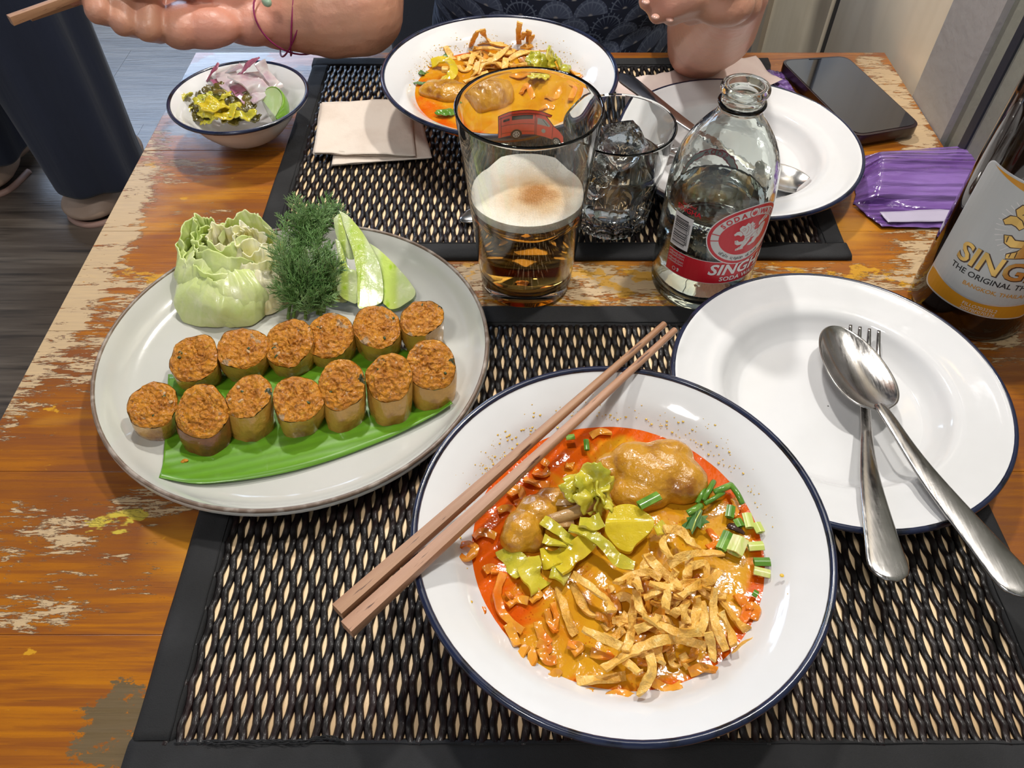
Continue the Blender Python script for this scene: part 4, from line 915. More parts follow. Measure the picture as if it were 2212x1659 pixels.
def strip(pts, wid, th_, m_, name, label=None, cat=None, group=None, seed=0, twist=.5, sag=0.0, parent=None):
    pts = smooth_path(pts, 7); n = len(pts); g = G(); r = random.Random(seed); ph = r.uniform(0, 6.3); vs = []; fs = []; nc = 4
    for i, p in enumerate(pts):
        d = (pts[min(i+1, n-1)]-pts[max(i-1, 0)]).normalized(); s_ = d.cross(Vector((0, 0, 1)))
        s_ = s_.normalized() if s_.length > .05 else Vector((1, 0, 0)); up = s_.cross(d); a = twist*math.sin(ph+i/n*5)
        s2 = s_*math.cos(a)+up*math.sin(a); u2 = up*math.cos(a)-s_*math.sin(a); w_ = wid*(.86+.28*ns(p, 160, seed))
        hb = .0007*ns(p, 260, seed+3)
        for j in range(nc+1):
            k = j/nc*2-1; vs.append(p+s2*w_*.5*k+u2*(hb+.0006*ns(p+s2*k*.003, 420, seed)))
        for j in range(nc, -1, -1):
            k = j/nc*2-1; vs.append(p+s2*w_*.5*k+u2*(hb-th_))
    W_ = 2*(nc+1)
    for i in range(n-1):
        for j in range(W_): fs.append((i*W_+j, i*W_+(j+1) % W_, (i+1)*W_+(j+1) % W_, (i+1)*W_+j))
    fs.append(tuple(range(W_))); fs.append(tuple((n-1)*W_+j for j in range(W_-1, -1, -1))); g.add(vs, fs)
    o = g.build(name, m_, parent, auto=60)
    if cat: tag(o, label, cat, group)
    return o
def sheet(c, rx, ry, m_, name, label, cat, group=None, seed=0, rot=(0, 0, 0), amp=.0025, th_=.0010, rough_edge=.25, fold=0.0, parent=None):
    g = G(); R3 = Matrix.Rotation(rot[2], 3, 'Z') @ Matrix.Rotation(rot[1], 3, 'Y') @ Matrix.Rotation(rot[0], 3, 'X'); c = Vector(c)
    def fn(u, v):
        a = 2*PI*u; e = 1+rough_edge*ns((math.cos(a)*2, math.sin(a)*2, seed), 1.3, seed)+rough_edge*.4*ns((math.cos(a)*6, math.sin(a)*6, seed), 1.3, seed+2)
        x, y = rx*v*e*math.cos(a), ry*v*e*math.sin(a); z = amp*fbm((x, y, seed), 85, seed, 3) + fold*(abs(x/rx)**1.5)*rx
        return c + R3 @ Vector((x, y, z))
    g.grid(fn, 40, 10, wrap=True); o = g.build(name, m_, parent, solid=th_)
    if cat: tag(o, label, cat, group)
    return o
def soup(cx, cy, zs, R, label, redder, sd):
    g = G()
    def fn(u, v):
        a = 2*PI*u; r = R*v; x, y = cx+r*math.cos(a), cy+r*math.sin(a)
        return (x, y, zs + (.0012*ns((x, y, 0), 60, sd)+.0007*ns((x, y, 3), 140, sd))*(1-v**6) + .0006*v**20)
    g.grid(fn, 120, 60, wrap=True); bw = [(R*.985, -.0045), (R*.75, -.016), (R*.5, -.022), (.002, -.0235)]; n0 = len(g.v)
    for r, dz in bw: g.v += [(cx+r*math.cos(2*PI*i/120), cy+r*math.sin(2*PI*i/120), zs+dz) for i in range(120)]
    prev = 60*120
    for k in range(4):
        for i in range(120): g.f.append((prev+i, prev+(i+1) % 120, n0+k*120+(i+1) % 120, n0+k*120+i)); g.m.append(0)
        prev = n0+k*120
    o = g.build('curry_broth', broth_mat(cx, cy, R, redder), None); return tag(o, label, 'soup')
ZF = .0345
soup(.0515, .1885, ZF, .0774, 'red-orange coconut curry broth filling the front noodle bowl', 1.0, 1)
K = lambda x, y: (940+x/2.44, 880+y/2.44)
fr = [((745,1442),(860,1430),(1005,1415)), ((885,1375),(980,1310),(1090,1260),(1200,1225),(1300,1225),(1430,1260)), ((1040,1090),(1040,1180),(1000,1280)), ((780,1160),(870,1210),(980,1260)), ((650,950),(680,1050),(700,1130),(740,1200)),
 ((720,930),(760,1010),(820,1080),(910,1080)), ((720,880),(830,950),(920,1020),(930,1070)), ((1110,770),(1180,850),(1250,920),(1285,1000)), ((950,920),(1040,880),(1120,870),(1190,900)), ((1210,640),(1290,650),(1340,700),(1400,735)), ((1215,650),(1200,720),(1250,790)),
 ((1230,830),(1300,790),(1400,765),(1520,765)), ((1340,780),(1330,860),(1330,930)), ((1130,920),(1230,945),(1330,930),(1440,920),(1500,860)), ((1480,950),(1470,1050),(1480,1150),(1530,1280)), ((1510,1080),(1560,1180),(1570,1250)), ((1560,1330),(1620,1270),(1700,1220)),
 ((1060,960),(1070,1040),(1110,1090)), ((1100,1000),(1180,960),(1240,930)), ((1220,960),(1220,1060)), ((1310,1040),(1325,1140)), ((1100,1090),(1200,1150),(1300,1190),(1420,1180)), ((890,1160),(960,1120),(1060,1130),(1210,1190)), ((1130,1300),(1150,1380),(1110,1460),(1060,1500)),
 ((990,1330),(1080,1390)), ((900,950),(940,960)), ((1350,840),(1420,820),(1440,880),(1430,950)), ((1300,1300),(1340,1370)), ((1350,1160),(1380,1060),(1390,1000)), ((1030,940),(1050,900),(1090,960)), ((1240,1290),(1250,1340),(1280,1350)), ((1500,990),(1590,1120),(1650,1180)), ((1290,990),(1340,960),(1400,930)), ((1440,1190),(1460,1280),(1470,1330)),
 ((1180,1210),(1170,1290),(1200,1340)), ((1400,1020),(1420,1110),(1400,1180)), ((930,1010),(1010,1000),(1080,1060)), ((1250,1100),(1290,1060),(1330,1010)), ((1060,1180),(1130,1140),(1180,1090)), ((1150,780),(1100,840),(1110,900)), ((1270,860),(1250,900),(1290,950))]
uniq = {0: 'fried noodle strip lying alone at the front left of the crisp pile', 1: 'longest wavy fried noodle strip across the front of the pile', 2: 'upright fried noodle strip crossing the middle of the pile', 4: 'thin brown fried noodle strip hanging down at the left of the pile', 7: 'broad straight fried noodle strip slanting across the top right of the pile', 8: 'arched fried noodle strip at the upper left of the pile', 9: 'curled fried noodle strip at the very top, touching the round pickle slice', 10: 'short curl standing below the topmost fried noodle', 11: 'long fried noodle strip pointing right at the top of the pile', 14: 'long straight fried noodle strip down the right side of the pile', 16: 'single fried noodle strip sticking out at the right bowl wall', 23: 'S-shaped fried noodle strip hanging down at the front of the pile', 25: 'tiny square fried noodle bit at the left of the pile'}
lab1 = 'crisp golden fried noodle strip piled in the front noodle bowl'; grp1 = 'crisp fried noodles in the front bowl'; rr = random.Random(4)
low = {0, 4, 5, 16, 22, 25, 27, 30, 31, 36}
for i, pl in enumerate(fr):
    z0 = ZF + (.0020 if i in low else .0055 + .0065*rr.random()); pts = []
    for k, q in enumerate(pl):
        cdx = (q[0]-1200)/500; cdy = (q[1]-1080)/450; hump = max(0, 1-cdx*cdx-cdy*cdy)*.006
        z = z0 + (hump if i not in low else 0) + .0022*math.sin(k*2.4+i); z = max(ZF+.0012, z); pts.append(at(*K(*q), z))
    strip(pts, .0054 if i in (1, 0, 7) else .0045, .0013, fried_m, 'fried_noodle', uniq.get(i, lab1), 'noodle', grp1, i, .75)
for i in range(30):
    a = rr.uniform(0, 6.3); q = math.sqrt(rr.random()); x, y = 1230+q*330*math.cos(a), 1090+q*300*math.sin(a); an = rr.uniform(0, PI); L = rr.uniform(60, 110)
    pts = [at(*K(x+math.cos(an+j*.35)*L*(j-1), y+math.sin(an+j*.35)*L*(j-1)*.8), ZF+.0018+.0052*(1-q)*rr.random()+.001*(j == 1)) for j in range(3)]
    strip(pts, .0043, .0012, fried_m if i % 2 else fried_dk, 'fried_noodle', lab1, 'noodle', grp1, 60+i, .7)
sf = [((360,870),(330,970),(350,1070),(400,1130),(460,1180)), ((380,1040),(430,1010),(490,1020)), ((480,1250),(440,1320),(450,1380),(510,1330),(500,1260)), ((120,730),(170,710),(210,740),(170,790),(115,765)), ((390,460),(440,430),(460,480),(420,510)), ((560,280),(600,300)), ((500,1020),(560,970)),
 ((250,1050),(245,1150),(258,1230)), ((550,1270),(590,1330),(640,1330)), ((820,150),(870,125),(930,130)), ((330,540),(390,530),(430,560)), ((380,1140),(410,1200),(440,1250)), ((600,1440),(640,1400),(660,1420)), ((200,680),(250,655),(320,680)), ((590,1060),(600,1120),(640,1180)), ((620,1030),(640,1100),(625,1170)),
 ((520,330),(560,350),(600,330)), ((690,300),(730,310)), ((1640,1040),(1690,1060),(1680,1120)), ((880,1560),(960,1510),(1060,1530),(1140,1580)), ((1150,1450),(1230,1480),(1300,1460)), ((700,1240),(760,1260),(720,1290)), ((820,1290),(900,1310),(930,1290)), ((1590,980),(1640,1060),(1620,1130)), ((470,370),(540,400),(600,410)), ((1340,1400),(1420,1370),(1490,1390)),
 ((260,860),(300,845),(320,870)), ((540,1130),(560,1200),(610,1240)), ((1570,480),(1590,520),(1560,570)), ((1680,860),(1730,880)), ((400,980),(380,1000)), ((780,1520),(830,1500),(860,1530)), ((1440,640),(1480,700),(1440,740)), ((540,1240),(600,1270),(560,1300))]
for i, pl in enumerate(sf):
    pts = [at(*K(*q), ZF+.0016+.0014*abs(math.sin(k*1.9+i))+(.003 if i == 3 else 0)) for k, q in enumerate(pl)]
    strip(pts, .0048 if i not in (7, 14, 15) else .0032, .0013, soft_m, 'egg_noodle', {0: 'long orange egg noodle ribbon winding down the left of the front broth', 2: 'triangular loop of orange egg noodle at the front left of the broth', 3: 'curled orange egg noodle loop touching the left bowl wall', 9: 'arched egg noodle at the back of the broth beside the chopsticks', 7: 'thin upright egg noodle near the left edge of the red broth'}.get(i, 'soft orange egg noodle ribbon half sunk in the front bowl of curry'), 'noodle', 'soft egg noodles in the front bowl', 200+i, .6)
# chicken pieces
g = G()
for x, y, z, r in ((1420,1020,.0385,(.0225,.0170,.0130)), (1375,1000,.040,(.0150,.0125,.010)), (1470,1040,.038,(.0145,.0135,.0110)), (1385,1065,.036,(.0170,.0110,.009)), (1330,1010,.037,(.012,.0095,.007)), (1440,985,.040,(.0150,.0090,.010))): g.ball(at(x, y, z), r, 28, 18)
g = g.remesh(.0011, 6, lambda c, n: .0009*fbm(c, 60, 4, 2)+.0003*fbm(c, 260, 8)); o = g.build('chicken_thigh', chick_m); tag(o, 'large rounded piece of curried chicken at the back of the front bowl', 'chicken')
ct = thing('chicken_drumstick', at(1150, 1140, ZF), 'curried chicken drumstick with bare bone end, at the left in the front bowl', 'chicken')
g = G()
for x, y, z, r in ((1130,1145,.0385,(.0105,.0105,.0095)), (1118,1165,.0375,(.0085,.0080,.0075)), (1160,1105,.0385,(.0110,.0095,.0080)), (1195,1080,.0385,(.0095,.0070,.0060)), (1150,1170,.0365,(.0070,.0060,.0055)), (1235,1095,.038,(.011,.0038,.0042))): g.ball(at(x, y, z), r, 24, 16)
g = g.remesh(.0010, 4, lambda c, n: .0011*fbm(c, 80, 9, 2)+.0004*fbm(c, 280, 2)); g.build('meat', chick_m, ct)
g = G(); g.tube(smooth_path([at(1185, 1125, .0425), at(1240, 1108, .0435), at(1285, 1085, .0430)], 5), [.0030, .0031, .0032, .0033, .0034, .0034, .0035, .0037, .0040, .0042, .0036], n=10); g.build('bone', bone_m, ct)
for k, (a, b) in enumerate((((1200,1070),(1262,1060)), ((1195,1085),(1255,1078)), ((1180,1135),(1240,1128)), ((1215,1060),(1258,1048)))):
    strip([at(*a, .0425), at((a[0]+b[0])/2, (a[1]+b[1])/2+3, .044), at(*b, .0415)], .0042, .0016, bone_m, 'meat_shred', seed=k+300, parent=ct)
# pickled greens, the round slice, herbs
for i, (x, y, z, rx, ry, ro) in enumerate(((1248,1055,.0500,.0095,.0075,(.5,.3,.2)), (1280,1040,.0530,.0100,.0085,(.3,-.2,.6)), (1310,1060,.0500,.0065,.0110,(.1,.7,.2)), (1262,1085,.0470,.0060,.0075,(.9,.2,1.2)), (1296,1085,.0450,.0045,.0070,(.3,.9,.2)))):
    sheet(at(x, y, z), rx, ry, pick_m, 'pickled_green', ('left crinkled piece of the pickled greens heap above the chicken bone', 'largest ruffled piece topping the pickled greens heap by the thigh', 'right drooping piece of the pickled greens heap against the thigh', 'small lower left piece of the pickled greens heap', 'narrow lowest piece of the pickled greens heap, pointing at the round slice')[i], 'pickle', 'pickled greens heap in the front bowl', i+20, ro, .0060, .0011, .35)
strip([at(*K(565,590), .0455), at(*K(640,640), .0450), at(*K(735,715), .0430)], .0066, .0012, pick_m, 'pickled_green', 'thin pointed yellow-green pickle strip lying beside the chicken bone', 'pickle', None, 401)
strip([at(*K(570,690), .0430), at(*K(640,710), .0430), at(*K(740,720), .0420)], .0056, .0012, pick_m, 'pickled_green', 'second pale pickle strip just below the pointed one', 'pickle', None, 402)
strip([at(*K(710,630), .0465), at(*K(810,660), .0470), at(*K(900,730), .0455), at(*K(960,800), .0440), at(*K(1050,835), .0430)], .0070, .0013, pick_m, 'pickled_green', 'long curved yellow pickle strip running down to the fried noodles', 'pickle', None, 403)
strip([at(*K(760,600), .0480), at(*K(830,610), .0480), at(*K(880,590), .0480)], .0090, .0013, pick_m, 'pickled_green', 'broad pickle piece against the left of the round slice', 'pickle', None, 404)
strip([at(*K(820,690), .0435), at(*K(740,760), .0430), at(*K(640,850), .0405)], .0110, .0018, cuc_m, 'pickled_green', 'broad translucent pickle strip pointing down and left to the broth', 'pickle', None, 405)
strip([at(*K(365,740), .0370), at(*K(410,800), .0375), at(*K(470,880), .0365)], .0120, .0012, pick_m, 'pickled_green', 'wide pickle sheet half sunk below the drumstick', 'pickle', None, 406)
strip([at(*K(500,790), .0385), at(*K(500,870), .0390), at(*K(560,960), .0370)], .0150, .0012, pick_m, 'pickled_green', 'wide curled pickle sheet left of centre in the front bowl', 'pickle', None, 407)
strip([at(*K(560,800), .0395), at(*K(620,790), .0395), at(*K(700,770), .0395)], .0130, .0012, cuc_m, 'pickled_green', 'flat pickle sheet below the translucent strip', 'pickle', None, 408)
strip([at(*K(610,860), .0400), at(*K(660,880), .0405), at(*K(700,905), .0390)], .0085, .0012, pick_m, 'pickled_green', 'small crinkled pickle end above the fried noodles', 'pickle', None, 409)
strip([at(*K(1160,650), .0440), at(*K(1190,640), .0445), at(*K(1220,620), .0430)], .0080, .0012, pick_m, 'pickled_green', 'small pale pickle bit right of the round slice', 'pickle', None, 410)
c = [K(*q) for q in [(900,590),(925,540),(975,512),(1045,512),(1100,545),(1145,580),(1155,620),(1120,670),(1060,720),(1030,760),(970,745),(925,700),(895,650)]]
P = smooth_path([at(x, y, .0485-(y-1090)*.00005) for x, y in c]+[at(*c[0], .0485)], 3)[:-1]; g = G(); g.prism(P, h=.0028); o = g.build('pickle_slice', cuc_m, None, auto=40, bevel=.0006); tag(o, 'round translucent yellow pickle slice in the middle of the front bowl', 'pickle')
def scallion(a, b, w_, m_, label, z=.0385, ridges=True):
    a, b = at(*K(*a), z), at(*K(*b), z); g = G(); d = (b-a); n = 12; s_ = d.cross(Vector((0, 0, 1))).normalized(); k = 14; vs = []; fs = []
    for i in (0, 1):
        q = a if i == 0 else b
        for j in range(k):
            t_ = 2*PI*j/k; rr_ = 1+(.10*math.sin(t_*5) if ridges else 0); vs.append(q+s_*w_*.5*math.cos(t_)*rr_+Vector((0, 0, 1))*w_*.26*math.sin(t_)*rr_)
    for j in range(k): fs.append((j, (j+1) % k, k+(j+1) % k, k+j))
    for j in range(k):      # inner wall: the piece is a tube
        vs.append(a+(vs[j]-a)*.62)
    for j in range(k): vs.append(b+(vs[k+j]-b)*.62)
    for j in range(k): fs += [(2*k+j, 3*k+j, 3*k+(j+1) % k, 2*k+(j+1) % k), (j, 2*k+j, 2*k+(j+1) % k, (j+1) % k), (k+j, k+(j+1) % k, 3*k+(j+1) % k, 3*k+j)]
    g.add(vs, fs); o = g.build('scallion_piece', m_, None, auto=45); return tag(o, label, 'scallion')
scallion((1075,520), (1180,465), .0052, scal_m, 'dark green scallion piece lying on the chicken thigh', .0515)
scallion((1545,660), (1505,750), .0055, scal_m, 'dark green scallion piece right of the coriander leaf')
scallion((1610,690), (1575,770), .0085, scal_l, 'striped pale green scallion piece beside the dark one')
scallion((1650,735), (1730,730), .0050, scal_l, 'cream and green scallion piece near the right broth edge')
scallion((1680,815), (1765,815), .0046, scal_m, 'bright green scallion piece at the right edge, upper of two')
scallion((1680,860), (1765,880), .0046, scal_l, 'paler scallion piece at the right edge, lower of two')
scallion((1640,560), (1660,635), .0050, scal_l, 'pale green scallion piece standing at the upper right of the broth')
scallion((1590,590), (1610,630), .0046, scal_m, 'small scallion piece behind the pale one at upper right')
scallion((1690,610), (1715,660), .0048, scal_l, 'scallion piece closest to the bowl wall at upper right')
scallion((1560,520), (1550,580), .0046, scal_m, 'scallion piece sunk among herbs at upper right')
scallion((1675,975), (1700,990), .0036, scal_m, 'tiny scallion bit near the right edge of the broth')
scallion((690,160), (735,155), .0036, scal_m, 'small scallion bit by the chopsticks at the back of the broth')
scallion((795,170), (800,225), .0030, scal_m, 'thin scallion sliver at the back of the broth near the chopsticks')
for k, (a, b) in enumerate((((1380,505),(1425,405)), ((1410,490),(1468,392)), ((1470,450),(1560,410)), ((1420,510),(1520,450)), ((1560,410),(1620,510)), ((1330,560),(1400,520)))):
    g = G(); g.tube(smooth_path([at(*K(*a), .0400), at(*K((a[0]+b[0])/2+4, (a[1]+b[1])/2-3), .0415), at(*K(*b), .0395)], 4), .0013+.0003*(k % 3), n=8); o = g.build('green_herb', scal_m)
    tag(o, ['short green herb stem left of the pair beside the chicken', 'short green herb stem right of the pair beside the chicken', 'green herb stem lying flat near the bowl wall', 'green herb stem running from the coriander leaf', 'curved dark herb stem following the bowl wall', 'dark herb stem above the coriander leaf'][k], 'herb')
lf_ = [(1300,620),(1330,600),(1325,580),(1350,575),(1345,550),(1370,560),(1385,520),(1410,545),(1405,570),(1440,570),(1425,590),(1448,605),(1420,612),(1400,640),(1380,625),(1355,670),(1345,640),(1315,640)]
P = [at(*K(x, y), .0410+.0012*math.sin(i*1.3)) for i, (x, y) in enumerate(lf_)]; g = G(); g.prism(P, h=.0005); cl = g.build('coriander_leaf', cor_m, None, smooth=False); tag(cl, 'serrated green coriander leaf floating right of the chicken', 'herb')
g = G(); g.tube([at(*K(1352, 655), .0418), at(*K(1375, 590), .0420), at(*K(1400, 545), .0418)], .0004, n=5); g.build('vein', scal_l, cl)
g = G(); g.tube(smooth_path([at(*K(1540,620), .0375), at(*K(1580,635), .0385), at(*K(1630,665), .0370)], 4), [.0012, .0018, .0022, .0022, .002, .0018, .0016, .0012, .0008], n=7, flat=.5); o = g.build('chilli_flake', mat('charred_chilli', (.05, .02, .012), .25, coat=.4)); tag(o, 'dark curled chilli flake near the scallions in the front bowl', 'chilli')
# curry spatter on the wall of each bowl
sp_m = mat('curry_spatter', (.78, .45, .03), .2, sss=.2, coat=.5)
def wall_point(cx, cy, cz, a, u, k=1.0):
    pp = bowl_prof[4:8]; i = min(int(u*3), 2); f = u*3-i; r = pp[i][0]+(pp[i+1][0]-pp[i][0])*f; z = pp[i][1]+(pp[i+1][1]-pp[i][1])*f
    return Vector((cx+r*k*math.cos(a), cy+r*k*math.sin(a), cz+z))
for B, k_, lab in ((FB, 1.0, 'fine specks of curry spattered on the inner wall of the front bowl'), (BB, .985, 'fine specks of curry spattered on the inner wall of the back bowl')):
    g = G(); r2 = random.Random(9)
    for i in range(260):
        a = r2.choice([r2.gauss(1.75, .45), r2.gauss(.75, .35), r2.gauss(2.6, .3)]); u = .06+abs(r2.gauss(0, .20)); 
        if u > .8: continue
        s_ = r2.choice([.0003, .0004, .0005, .0008]); g.ball(wall_point(*B, a, u, k_)+Vector((0, 0, .0001)), (s_, s_, s_*.35), 6, 4)
    o = g.build('curry_specks', sp_m, None); tag(o, lab, 'sauce', kind='stuff')
for x, y, s_, lab in ((1653,998,.0017,'curry drop on the upper right wall of the front bowl'), (1689,1243,.0011,'curry drop on the right wall of the front bowl'), (1628,1477,.0014,'pale curry drop on the lower right wall of the front bowl'), (1735,1256,.0005,'tiny curry drop near the right rim of the front bowl')):
    g = G(); g.ball(at(x, y, .0450), (s_, s_*.9, s_*.4), 10, 6); o = g.build('sauce_drop', sp_m); tag(o, lab, 'sauce')

# ---------------------------------------------------------------- the far bowl
ZB = .0355
soup(BB[0]+.0003, BB[1]+.0025, ZB, .0768, 'orange coconut curry broth filling the back noodle bowl', .55, 5)
Q = lambda x, y: (830+x/4.424, 30+y/4.424)
fb_ = [(((1298,75),.075),((1280,180),.058),((1290,290),.042)), (((1385,150),.062),((1375,280),.042)), (((890,155),.062),((850,240),.052),((820,310),.042)), (((935,145),.062),((960,210),.052),((1040,290),.042)), (((585,305),.048),((640,400),.042),((690,420),.040)),
 (((880,292),.042),((1000,268),.045),((1130,290),.043),((1250,290),.041)), (((850,330),.042),((1000,320),.046),((1150,345),.044),((1250,360),.042)), (((980,440),.046),((1060,420),.049),((1140,350),.050),((1190,310),.048)), (((1190,430),.049),((1280,380),.053),((1400,352),.052),((1560,352),.047)),
 (((700,430),.040),((800,400),.043),((900,400),.044),((950,450),.042)), (((890,455),.048),((870,540),.046),((835,590),.040)), (((700,490),.040),((760,540),.041),((820,500),.042),((780,460),.041)), (((1165,420),.050),((1150,520),.047)), (((1200,478),.048),((1400,478),.045)), (((1300,315),.045),((1420,300),.046)),
 (((1000,560),.042),((900,590),.042),((760,640),.041)), (((880,560),.044),((940,480),.047),((1060,460),.048),((1140,500),.046)), (((900,350),.044),((850,400),.045),((820,480),.043)), (((1340,170),.060),((1310,240),.050)), (((1410,200),.055),((1380,300),.044)), (((1000,380),.048),((1100,400),.048)), (((1240,330),.046),((1180,370),.048),((1100,360),.047))]
lab2 = 'crisp golden fried noodle strip piled in the back noodle bowl'; grp2 = 'crisp fried noodles in the back bowl'
for i, pl in enumerate(fb_): strip([at(*Q(*q), z-.004) for q, z in pl], .0060, .0012, fried_m, 'fried_noodle', {0: 'tallest fried noodle strip standing upright in the back bowl', 1: 'second upright fried noodle, right of the tallest in the back bowl', 2: 'fried noodle strip leaning up at the back left of the back bowl', 3: 'bent fried noodle strip rising near the middle of the back bowl wall', 4: 'fried noodle strip sticking up behind the curled pickle ring', 8: 'long thick fried noodle strip pointing right in the back bowl', 10: 'Y-shaped upright fried noodle strip nearest the beer glass rim'}.get(i, lab2), 'noodle', grp2, 500+i, .4)
for i in range(16):
    a = rr.uniform(0, 6.3); q = math.sqrt(rr.random()); x, y = 1050+q*330*math.cos(a), 430+q*120*math.sin(a); an = rr.uniform(0, PI); L = rr.uniform(70, 130)
    strip([at(*Q(x+math.cos(an+j*.4)*L*(j-1), y+math.sin(an+j*.4)*L*(j-1)*.5), ZB+.0015+.004*(1-q)*rr.random()) for j in range(3)], .0060, .0010, fried_dk if i % 2 else fried_m, 'fried_noodle', lab2, 'noodle', grp2, 560+i, .7)
for i, pl in enumerate([((1690,560),(1760,520),(1830,560),(1880,610)), ((1500,900),(1560,860),(1640,880)), ((1850,640),(1900,690),(1890,740)), ((1300,760),(1360,720),(1420,790)), ((1550,780),(1630,800),(1700,770)), ((480,470),(430,500),(400,480)), ((1750,700),(1830,760),(1800,830)), ((1200,620),(1300,650),(1380,620)), ((1430,640),(1500,620),(1580,660))]):
    strip([at(*Q(*q), ZB+.0014+.001*math.sin(k+i)) for k, q in enumerate(pl)], .0056, .0012, soft_m, 'egg_noodle', 'soft egg noodle ribbon half sunk in the back bowl of curry', 'noodle', 'soft egg noodles in the back bowl', 600+i, .6)
g = G()
for x, y, z, r in ((520,740,.0365,(.017,.011,.008)), (640,760,.0365,(.018,.012,.0085)), (470,690,.037,(.008,.006,.006)), (600,700,.0370,(.014,.008,.007))): g.ball(at(*Q(x, y), z), r, 24, 16)
g = g.remesh(.0012, 5, lambda c, n: .0009*fbm(c, 80, 14, 2)+.0003*fbm(c, 260, 8)); o = g.build('chicken_piece', chick_m); tag(o, 'curried chicken piece at the near left of the back bowl', 'chicken')
g = G()
for x, y, z, r in ((960,800,.0375,(.022,.015,.011)), (1060,780,.038,(.016,.012,.009)), (900,850,.0365,(.014,.010,.008))): g.ball(at(*Q(x, y), z), r, 24, 16)
g = g.remesh(.0012, 5, lambda c, n: .0009*fbm(c, 80, 24, 2)+.0003*fbm(c, 260, 8)); o = g.build('chicken_piece', chick_m); tag(o, 'curried chicken piece in the back bowl, seen through the beer glass', 'chicken')
strip([at(*Q(450,470), .0395), at(*Q(540,430), .044), at(*Q(630,450), .045), at(*Q(668,530), .044), at(*Q(620,600), .042), at(*Q(540,615), .040)], .0088, .0016, cuc_m, 'pickled_green', 'curled pale yellow pickle ring at the left of the back bowl', 'pickle', None, 701)
for i, (x, y, z, rx, ry, ro, lb_) in enumerate(((1500,450,.046,.013,.009,(.5,.2,.2),'heap of yellow pickled greens at the right of the back bowl'), (1600,430,.048,.010,.009,(.7,.4,1.0),'crinkled pickled green leaning at the right of the back bowl'), (1700,480,.044,.009,.008,(.3,.9,.3),'pickled green piece nearest the right wall of the back bowl'), (1430,480,.046,.004,.012,(.2,1.1,.1),'upright pale pickle strip beside the fried noodles in the back bowl'), (1480,640,.040,.010,.007,(.2,.1,.5),'pickled green seen through the glass rim in the back bowl'))):
    sheet(at(*Q(x, y), z), rx, ry, pick_m, 'pickled_green', lb_, 'pickle', None, 40+i, ro, .0060, .0012, .35)
for i, (x, y, z, rx, ry, lb_) in enumerate(((525,395,.0385,.010,.0042,'dark green herb at the back left of the back bowl'), (340,545,.0375,.0075,.0060,'dark green herb at the left edge of the back bowl'), (600,950,.0375,.0090,.0045,'bright green leaf at the near edge of the back bowl'), (370,660,.0375,.0080,.0016,'thin green herb sprig on the left of the back bowl'))):
    sheet(at(*Q(x, y), z), rx, ry, cor_m if i != 2 else scal_m, 'herb_leaf', lb_, 'herb', None, 80+i, (.2, .1, .2), .0030, .0006, .5)
for x, y, z in ((548,570,.042),):
    g = G(); g.box((0, 0, 0), (.006, .006, .004)); c = at(*Q(x, y), z); g.v = [tuple(Vector(v)+c) for v in g.v]; o = g.build('crouton_bit', fried_m, None, smooth=False, bevel=.0008); tag(o, 'small square noodle bit inside the curled pickle ring', 'noodle')

# ---------------------------------------------------------------- condiment bowl
on_m = mat('shallot_flesh', (.72, .58, .56), .18, mixes=[((.66, .42, .46), 45, .45, .62), ((.78, .72, .68), 60, .5, .7)], sss=.3, ssss=.3, coat=.5, coatr=.08); on_p = mat('purple_shallot_skin_edge', (.36, .10, .19), .2, mixes=[((.62, .34, .42), 60, .45, .65)], sss=.2, coat=.4)
S_ = lambda x, y: (340+x/6.703, 110+y/6.703)
def shallot(pts, wid, m_, label, seed, zs):
    strip([at(*S_(*q), z) for q, z in zip(pts, zs)], wid*1.2, .0014, m_, 'shallot_slice', label, 'onion', None, seed, .25)
shallot([(870,200),(790,290),(700,450)], .0060, on_p, 'thin purple shallot sliver leaning at the left of the heap', 801, (.048, .042, .032))
shallot([(960,250),(1000,350),(1050,480),(1180,600)], .0170, on_m, 'wide pale shallot slice at the left of the heap', 802, (.040, .041, .039, .034))
shallot([(1180,330),(1330,420),(1440,520),(1500,620)], .0200, on_m, 'broad pink shallot slice in the middle of the heap', 803, (.044, .045, .041, .036))
shallot([(1100,500),(1200,560),(1290,650),(1370,760)], .0120, on_p, 'purple-edged shallot slice in front of the broad pink one', 804, (.038, .039, .036, .032))
shallot([(1190,310),(1290,200),(1440,100)], .0100, on_p, 'upright purple shallot tip rising above the bowl rim', 805, (.042, .050, .056))
shallot([(1480,150),(1560,300),(1680,450),(1740,560)], .0110, on_m, 'cream shallot slice leaning at the right of the heap', 806, (.054, .046, .039, .034))
shallot([(1380,300),(1480,400),(1620,540)], .0150, on_m, 'pink shallot slice tucked under the cream one', 807, (.043, .042, .036))
shallot([(1350,720),(1450,650),(1580,560)], .0100, on_m, 'pale shallot slice running down to the lime wedge', 808, (.035, .037, .036))
shallot([(830,400),(890,460),(960,520)], .0090, on_p, 'small pink shallot piece behind the pickled leaves', 809, (.036, .036, .034))
shallot([(1020,260),(1120,240),(1220,200)], .0110, on_m, 'translucent shallot slice at the back of the heap', 810, (.042, .045, .046))
shallot([(590,430),(610,510),(600,590)], .0050, on_m, 'small clear shallot bit at the left bowl wall', 811, (.032, .029, .025))
g = G()
pk_d = mat('dark_pickled_leaf', (.085, .068, .010), .25, mixes=[((.17, .125, .02), 60, .45, .65)], bumps=[(140, .001)], coat=.5); 
